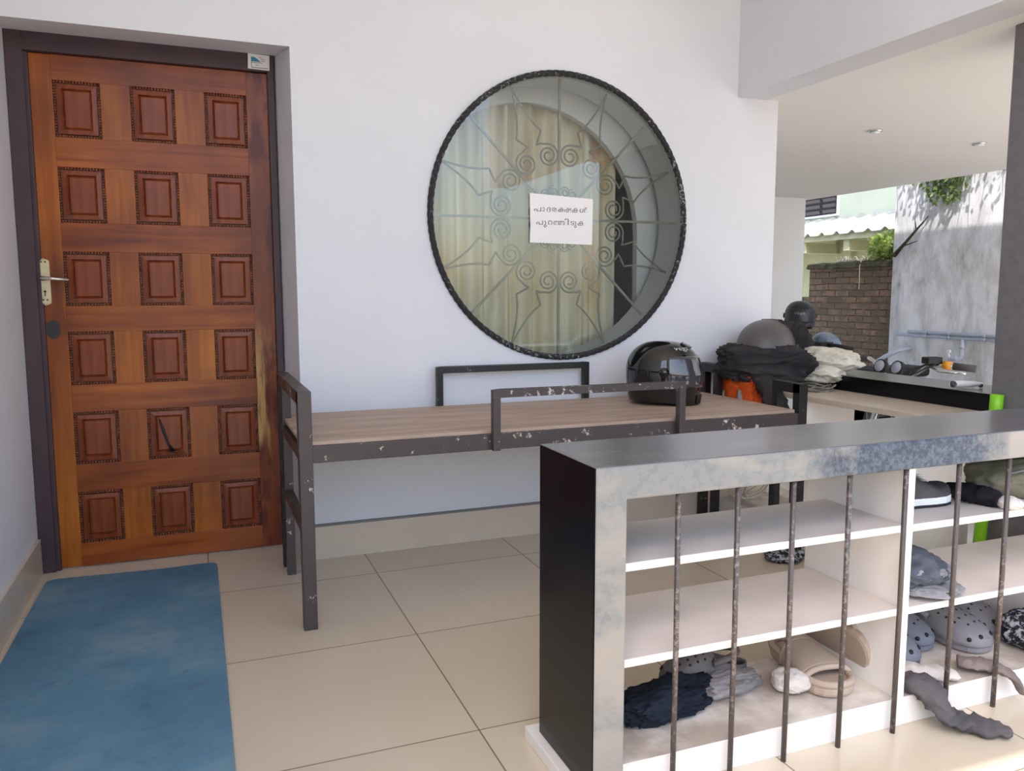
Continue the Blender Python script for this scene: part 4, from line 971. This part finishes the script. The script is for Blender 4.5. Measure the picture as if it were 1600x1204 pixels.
for k in range(9):
    cx, cy, r_ = 2.53 + rnd.uniform(-.02, .02), 2.84 + rnd.uniform(-.03, .03), rnd.uniform(.05, .085); ph = rnd.uniform(0, 6)
    mb.tube([(cx + r_ * 0.9 * math.cos(a + ph), cy + r_ * 1.35 * math.sin(a + ph), 0.639 + 0.003 * k + 0.006 * math.sin(a * 3 + ph)) for a in [2 * PI * q / 40 for q in range(40)]], 0.0032, 5, closed=True)
o = mb.build('cord_coil', M['graywire']); tag(o, 'loose coil of thin grey cord on the ledge beneath the cream cloth', 'cord')
mb = MB()
for k, (r_, dx, tl) in enumerate(((0.075, 0, 0.0), (0.062, .03, 0.02), (0.07, -0.02, -0.02), (0.055, 0.05, 0.01))):
    mb.tube([(2.44 + dx + r_ * math.cos(a), 3.08 + 0.02 * k + tl * math.sin(a) - 0.05 * math.sin(a), 0.076 + r_ + r_ * math.sin(a)) for a in [2 * PI * q / 40 for q in range(40)]], 0.003, 6, closed=True)
o = mb.build('cable_coil', M['wire']); tag(o, 'loops of white cable standing on the side rack base by the wall', 'cable')
pk = thing('packet', (2.72, 2.215, 0.701), 'long white plastic packet lying on the right hand rail', 'packet')
mb = MB(); mb.grid(lambda u, v: Vector((2.672 + 0.105 * v, 2.228 - 0.035 * v + 0.017 * math.cos(2 * PI * u) * (1 - 0.3 * v), 0.7155 + 0.013 * math.sin(2 * PI * u) * (1 - 0.6 * v ** 3))), 16, 8, closeu=True)
mb.build('wrapper', M['white'], pk); mb = MB(); mb.tube([(2.674, 2.228, 0.7155), (2.668, 2.230, 0.7155)], 0.012, 12); mb.tube([(2.768, 2.192, 0.711), (2.776, 2.189, 0.711)], 0.009, 10); mb.build('end_cap', M['rubber'], pk)

# ------------------------------------------------------------------ footwear
def hwid(s, W=0.105, pts=((0, 0.0), (.015, .2), (.05, .45), (.12, .62), (.3, .70), (.5, .80), (.68, .98), (.8, 1.0), (.9, .86), (.96, .62), (.99, .33), (1, 0.0))):
    for (a, x), (b_, y) in zip(pts, pts[1:]):
        if s <= b_: return W / 2 * (x + (y - x) * (s - a) / (b_ - a))
    return 0.0
SS = [0, .015, .05, .12, .2, .3, .4, .5, .6, .68, .75, .8, .85, .9, .93, .96, .99, 1.0]
def sole_outline(L, W, g=0.0): 
    r_ = [(hwid(s, W) + g, (s - 0.5) * L * (1 + g)) for s in SS]; return r_ + [(-x, y) for x, y in r_[::-1]][1:-1]
def put(t, toe, dirx, diry, L, z):
    d = Vector((dirx, diry)).normalized(); t.rotation_euler = (0, 0, math.atan2(-d.x, d.y)); t.location = (toe[0] - d.x * L / 2, toe[1] - d.y * L / 2, z); return t
def upper_pt(s, a, L, W, hh, z0=0.018, k=1.0):
    w_ = hwid(s, W) * 1.02 * k; ca, sa = math.cos(a), math.sin(a)
    return Vector((w_ * math.copysign(abs(ca) ** 0.75, ca), (s - .5) * L, z0 + hh(s) * k * abs(sa) ** 0.8))
def clog(label, mat, L=0.265, W=0.112, group=None):
    t = thing('clog', (0, 0, 0), label, 'shoe', group)
    mb = MB(); mb.prism(sole_outline(L, W), 0.0, 0.024, 'z'); so = mb.build('sole', mat, t, bevel=0.006)
    hh = lambda s: 0.072 - 0.050 * max(0, (s - .5) / .5) ** 2.2 if s < 0.97 else 0.022
    mb = MB(); mb.grid(lambda u, v: upper_pt(.44 + .56 * u, PI * v, L, W, hh), 22, 20); up = mb.build('upper', mat, t, solid=0.005)
    mb = MB()
    def rimf(u, v):
        s = .46 * abs(1 - 2 * u) ** 1.0; sg = 1 if u < .5 else -1
        return Vector((sg * hwid(s, W) * (1.02 - .06 * v), (s - .5) * L, 0.018 + (0.026 + 0.035 * (s / .46) ** 2) * v))
    mb.grid(rimf, 41, 4); mb.build('heel_rim', mat, t, solid=0.006)
    mb = MB(); mb.tube([Vector((W * 0.43 * math.cos(a), (-.02 - .36 * math.sin(a)) * L, 0.066 + 0.012 * math.sin(a))) for a in [PI * k / 16 for k in range(17)]], 0.009, 8, flat=0.9); mb.build('heel_strap', mat, t)
    mb = MB()
    for s, a in [(s, a) for s in (.56, .65, .74, .83) for a in (R(52), R(72), R(92), R(112), R(130))]:
        if s > .8 and abs(a - PI / 2) > .4: continue
        p = upper_pt(s, a, L, W, hh); n = (upper_pt(s + .01, a, L, W, hh) - p).cross(upper_pt(s, a + .02, L, W, hh) - p).normalized(); 
        if n.z < 0: n = -n
        mb.tube([p + n * 0.001, p + n * 0.0036], 0.0034, 8)
    for s, a in ((.955, R(60)), (.955, R(120)), (.90, R(25)), (.90, R(155))):
        p = upper_pt(s, a, L, W, hh); n = (upper_pt(s + .01, a, L, W, hh) - p).cross(upper_pt(s, a + .02, L, W, hh) - p).normalized()
        if n.y < 0: n = -n
        mb.tube([p + n * 0.001, p + n * 0.004], 0.0062, 8)
    mb.build('vent_holes', M['dark'], up)
    return t
def slide(label, mat, L=0.285, W=0.125):
    t = thing('slide_sandal', (0, 0, 0), label, 'sandal')
    mb = MB(); mb.prism(sole_outline(L, W), 0.0, 0.030, 'z'); mb.build('sole', mat, t, bevel=0.010)
    mb = MB(); pts = [(x * 0.93, y * 0.97, 0.033) for x, y in sole_outline(L, W)]; mb.tube(pts, 0.0095, 8, closed=True); mb.build('sole_rim', mat, t)
    hh = lambda s: 0.062 - 0.022 * ((s - .36) / .5) ** 1.5 if s > .36 else 0.062
    mb = MB(); mb.grid(lambda u, v: upper_pt(.38 + .40 * u, PI * v, L, W * 1.04, hh, 0.012), 14, 20); mb.build('strap', mat, t, solid=0.012, bevel=0.004)
    mb = MB(); mb.tube([upper_pt(.80, PI * k / 20, L, W * 1.03, hh, 0.012) for k in range(21)], 0.008, 8); mb.build('strap_edge', mat, t); mb = MB(); mb.tube([upper_pt(.37, PI * k / 20, L, W * 1.03, hh, 0.012) for k in range(21)], 0.008, 8); mb.build('strap_edge', mat, t)
    return t
def shoe(label, name, up_m, sole_m, L=0.27, W=0.10):
    t = thing(name, (0, 0, 0), label, 'shoe')
    mb = MB(); mb.prism(sole_outline(L, W, 0.002), 0.0, 0.026, 'z'); mb.build('sole', sole_m, t, bevel=0.005)
    mb = MB(); mb.prism(sole_outline(L, W, 0.003), 0.0, 0.007, 'z'); mb.build('outsole', M['dark'], t)
    hh = lambda s: 0.075 if s < .35 else (0.075 - 0.045 * min(1, (s - .35) / .4)) if s < .97 else 0.02
    mb = MB(); mb.grid(lambda u, v: upper_pt(u, PI * v, L, W, hh, 0.02), 26, 18); u_ = mb.build('upper', up_m, t)
    mb = MB(); mb.tube([Vector((0.024 * math.cos(a), -0.19 * L + 0.055 * math.sin(a), 0.0955)) for a in [2 * PI * k / 20 for k in range(20)]], 0.006, 6, closed=True); mb.build('collar', M['c_black'], t)
    mb = MB()
    for k in range(4): mb.tube([(-0.02, 0.008 + .014 * k, 0.088 - .0085 * k), (0.02, 0.008 + .014 * k, 0.088 - .0085 * k)], 0.0025, 6)
    mb.build('laces', M['white'], t)
    return t
ZB = 0.0735
put(slide('beige chunky slide sandal, front one of the pair by the rack divider', M['eva_beige'], 0.285, 0.13), (1.430, 1.452), -0.13, -1, 0.285, ZB)
q_ = put(slide('beige chunky slide sandal, rear one leaning upright on the rack divider', M['eva_beige'], W=0.12), (1.500, 1.50), 0.0, -1, 0.285, ZB + 0.062)
q_.rotation_euler = (0, R(-78), PI); q_.location = (1.550, 1.63, ZB + 0.064)
put(clog('blue-grey foam clog nearest the rack divider in the right bay', M['eva_grey']), (1.740, 1.505), 0.34, -1, 0.265, ZB)
put(clog('blue-grey foam clog standing second from the rack divider', M['eva_grey']), (1.868, 1.572), 0.42, -1, 0.265, ZB)
put(clog('larger light grey foam clog in front of the clog pair', M['eva_grey2'], 0.285, 0.122), (1.995, 1.50), 0.16, -1, 0.285, ZB)
put(clog('larger light grey foam clog set back to the right', M['eva_grey2'], 0.285, 0.122), (2.125, 1.565), 0.28, -1, 0.285, ZB)
put(clog('dark grey foam clog lying sideways at the back of the left bay', M['eva_slate'], 0.24, 0.085), (1.045, 1.655), -1, 0.08, 0.24, ZB)
put(shoe('dark sneaker with white sole and grey upper on the top shelf', 'sneaker', M['c_dsock'], M['white']), (1.842, 1.555), 1, 0.05, 0.25, 0.5085)
o = crumple_obj('cloth', M['c_print'], (2.140, 1.475, ZB), (0.13, 0.17, 0.11), 21.0, 0.3, amp=0.12); tag(o, 'black and white printed cloth bundle on the rack base at the right edge', 'cloth')

# socks and rags
def sock(label, mat, pts, rad, seed, floor=None, cat='sock', name='sock', flat=0.45, amp=0.25):
    o = lumpy_tube(name, mat, pts, rad, seed, flat=flat, floor=floor, amp=amp); return tag(o, label, cat)
sock('long dark grey sock hanging off the rack base onto the floor', M['c_dsock'],
     [(1.630, 1.455, 0.092), (1.638, 1.415, 0.092), (1.652, 1.372, 0.068), (1.672, 1.350, 0.030), (1.705, 1.325, 0.020), (1.745, 1.290, 0.018), (1.775, 1.262, 0.014)], [0.026, 0.042, 0.044, 0.036, 0.036, 0.032, 0.016], 1.7, 0.0, flat=0.5, amp=0.3)
sock('dirty white sock lying in front of the blue-grey clogs', M['c_wsock'], [(1.665, 1.50, 0.088), (1.70, 1.47, 0.088), (1.745, 1.44, 0.088), (1.782, 1.425, 0.084)], [0.030, 0.036, 0.034, 0.020], 2.3, ZB)
sock('taupe sock draped over the front edge of the rack base', M['c_bsock'], [(1.838, 1.47, 0.092), (1.868, 1.44, 0.092), (1.898, 1.412, 0.092), (1.922, 1.378, 0.078), (1.940, 1.366, 0.045), (1.948, 1.364, 0.030)], [0.024, 0.030, 0.026, 0.020, 0.019, 0.010], 3.9, None)
sock('black and grey sock rolled on the top shelf', M['c_black'], [(1.865, 1.56, 0.532), (1.885, 1.52, 0.535), (1.905, 1.475, 0.530), (1.918, 1.44, 0.524)], [0.024, 0.034, 0.034, 0.024], 5.5, 0.5085, flat=0.7)
o = crumple_obj('toe_patch', M['c_wsock'], (0, 0, 0), (0.05, 0.06, 0.035), 2.0, 0.4, None, amp=0.06); o.parent = bpy.data.objects['sock.003']; o.location = Vector((1.925, 1.418, 0.5085)) - bpy.data.objects['sock.003'].location
o = crumple_obj('cloth', M['c_navy'], (0.995, 1.565, ZB), (0.24, 0.12, 0.065), 31.0, R(12), amp=0.22, freq=1.8, st=(1, 2, 2)); tag(o, 'dark navy cloth crumpled in the left bay of the front rack', 'cloth')
o = crumple_obj('cloth', M['c_gsock'], (1.19, 1.60, ZB), (0.19, 0.10, 0.045), 33.0, R(5), amp=0.18, freq=1.6, st=(.8, 2.4, 2)); tag(o, 'folded grey cloth behind the dark navy cloth', 'cloth')
o = crumple_obj('cloth', M['c_wsock'], (1.345, 1.535, ZB), (0.085, 0.085, 0.055), 35.0, 0, amp=0.09, freq=1.8); tag(o, 'small crumpled white cloth ball beside the beige slides', 'cloth')
cp = thing('cloth_bag', (1.69, 1.50, 0.3025), 'two-tone grey cloth bag slumped on the middle shelf', 'bag')
crumple_obj('bag_base', M['c_capg'], (0.01, -0.01, 0), (0.17, 0.20, 0.045), 41.0, 0.2, cp, amp=0.1); crumple_obj('bag_body', M['c_slate'], (-0.02, 0.0, 0.012), (0.15, 0.18, 0.10), 43.0, 0.2, cp, amp=0.16, freq=1.8)
crumple_obj('bag_flap', M['c_capg'], (0.0, -0.03, 0.05), (0.15, 0.11, 0.035), 44.0, 0.5, cp, amp=0.16, freq=1.8)
ob = thing('bag', (2.10, 1.53, 0.5085), 'olive canvas pouch on the top shelf at the right edge', 'bag')
crumple_obj('pouch', M['c_olive'], (0, 0, 0), (0.30, 0.19, 0.115), 47.0, -0.1, ob, amp=0.07, freq=1.4)
mb = MB(); mb.tube([(1.97, 1.452, 0.592), (2.08, 1.444, 0.605), (2.20, 1.447, 0.598)], 0.006, 8, flat=0.4); mb.tube([(2.055, 1.436, 0.60), (2.056, 1.429, 0.60)], 0.006, 10); mb.build('strap', M['c_capg'], ob)
o = crumple_obj('cloth', M['c_print'], (2.16, 2.52, 0.0), (0.16, 0.12, 0.045), 51.0, 0.1, amp=0.15); tag(o, 'dark printed cloth on the floor tiles under the bed end', 'cloth')
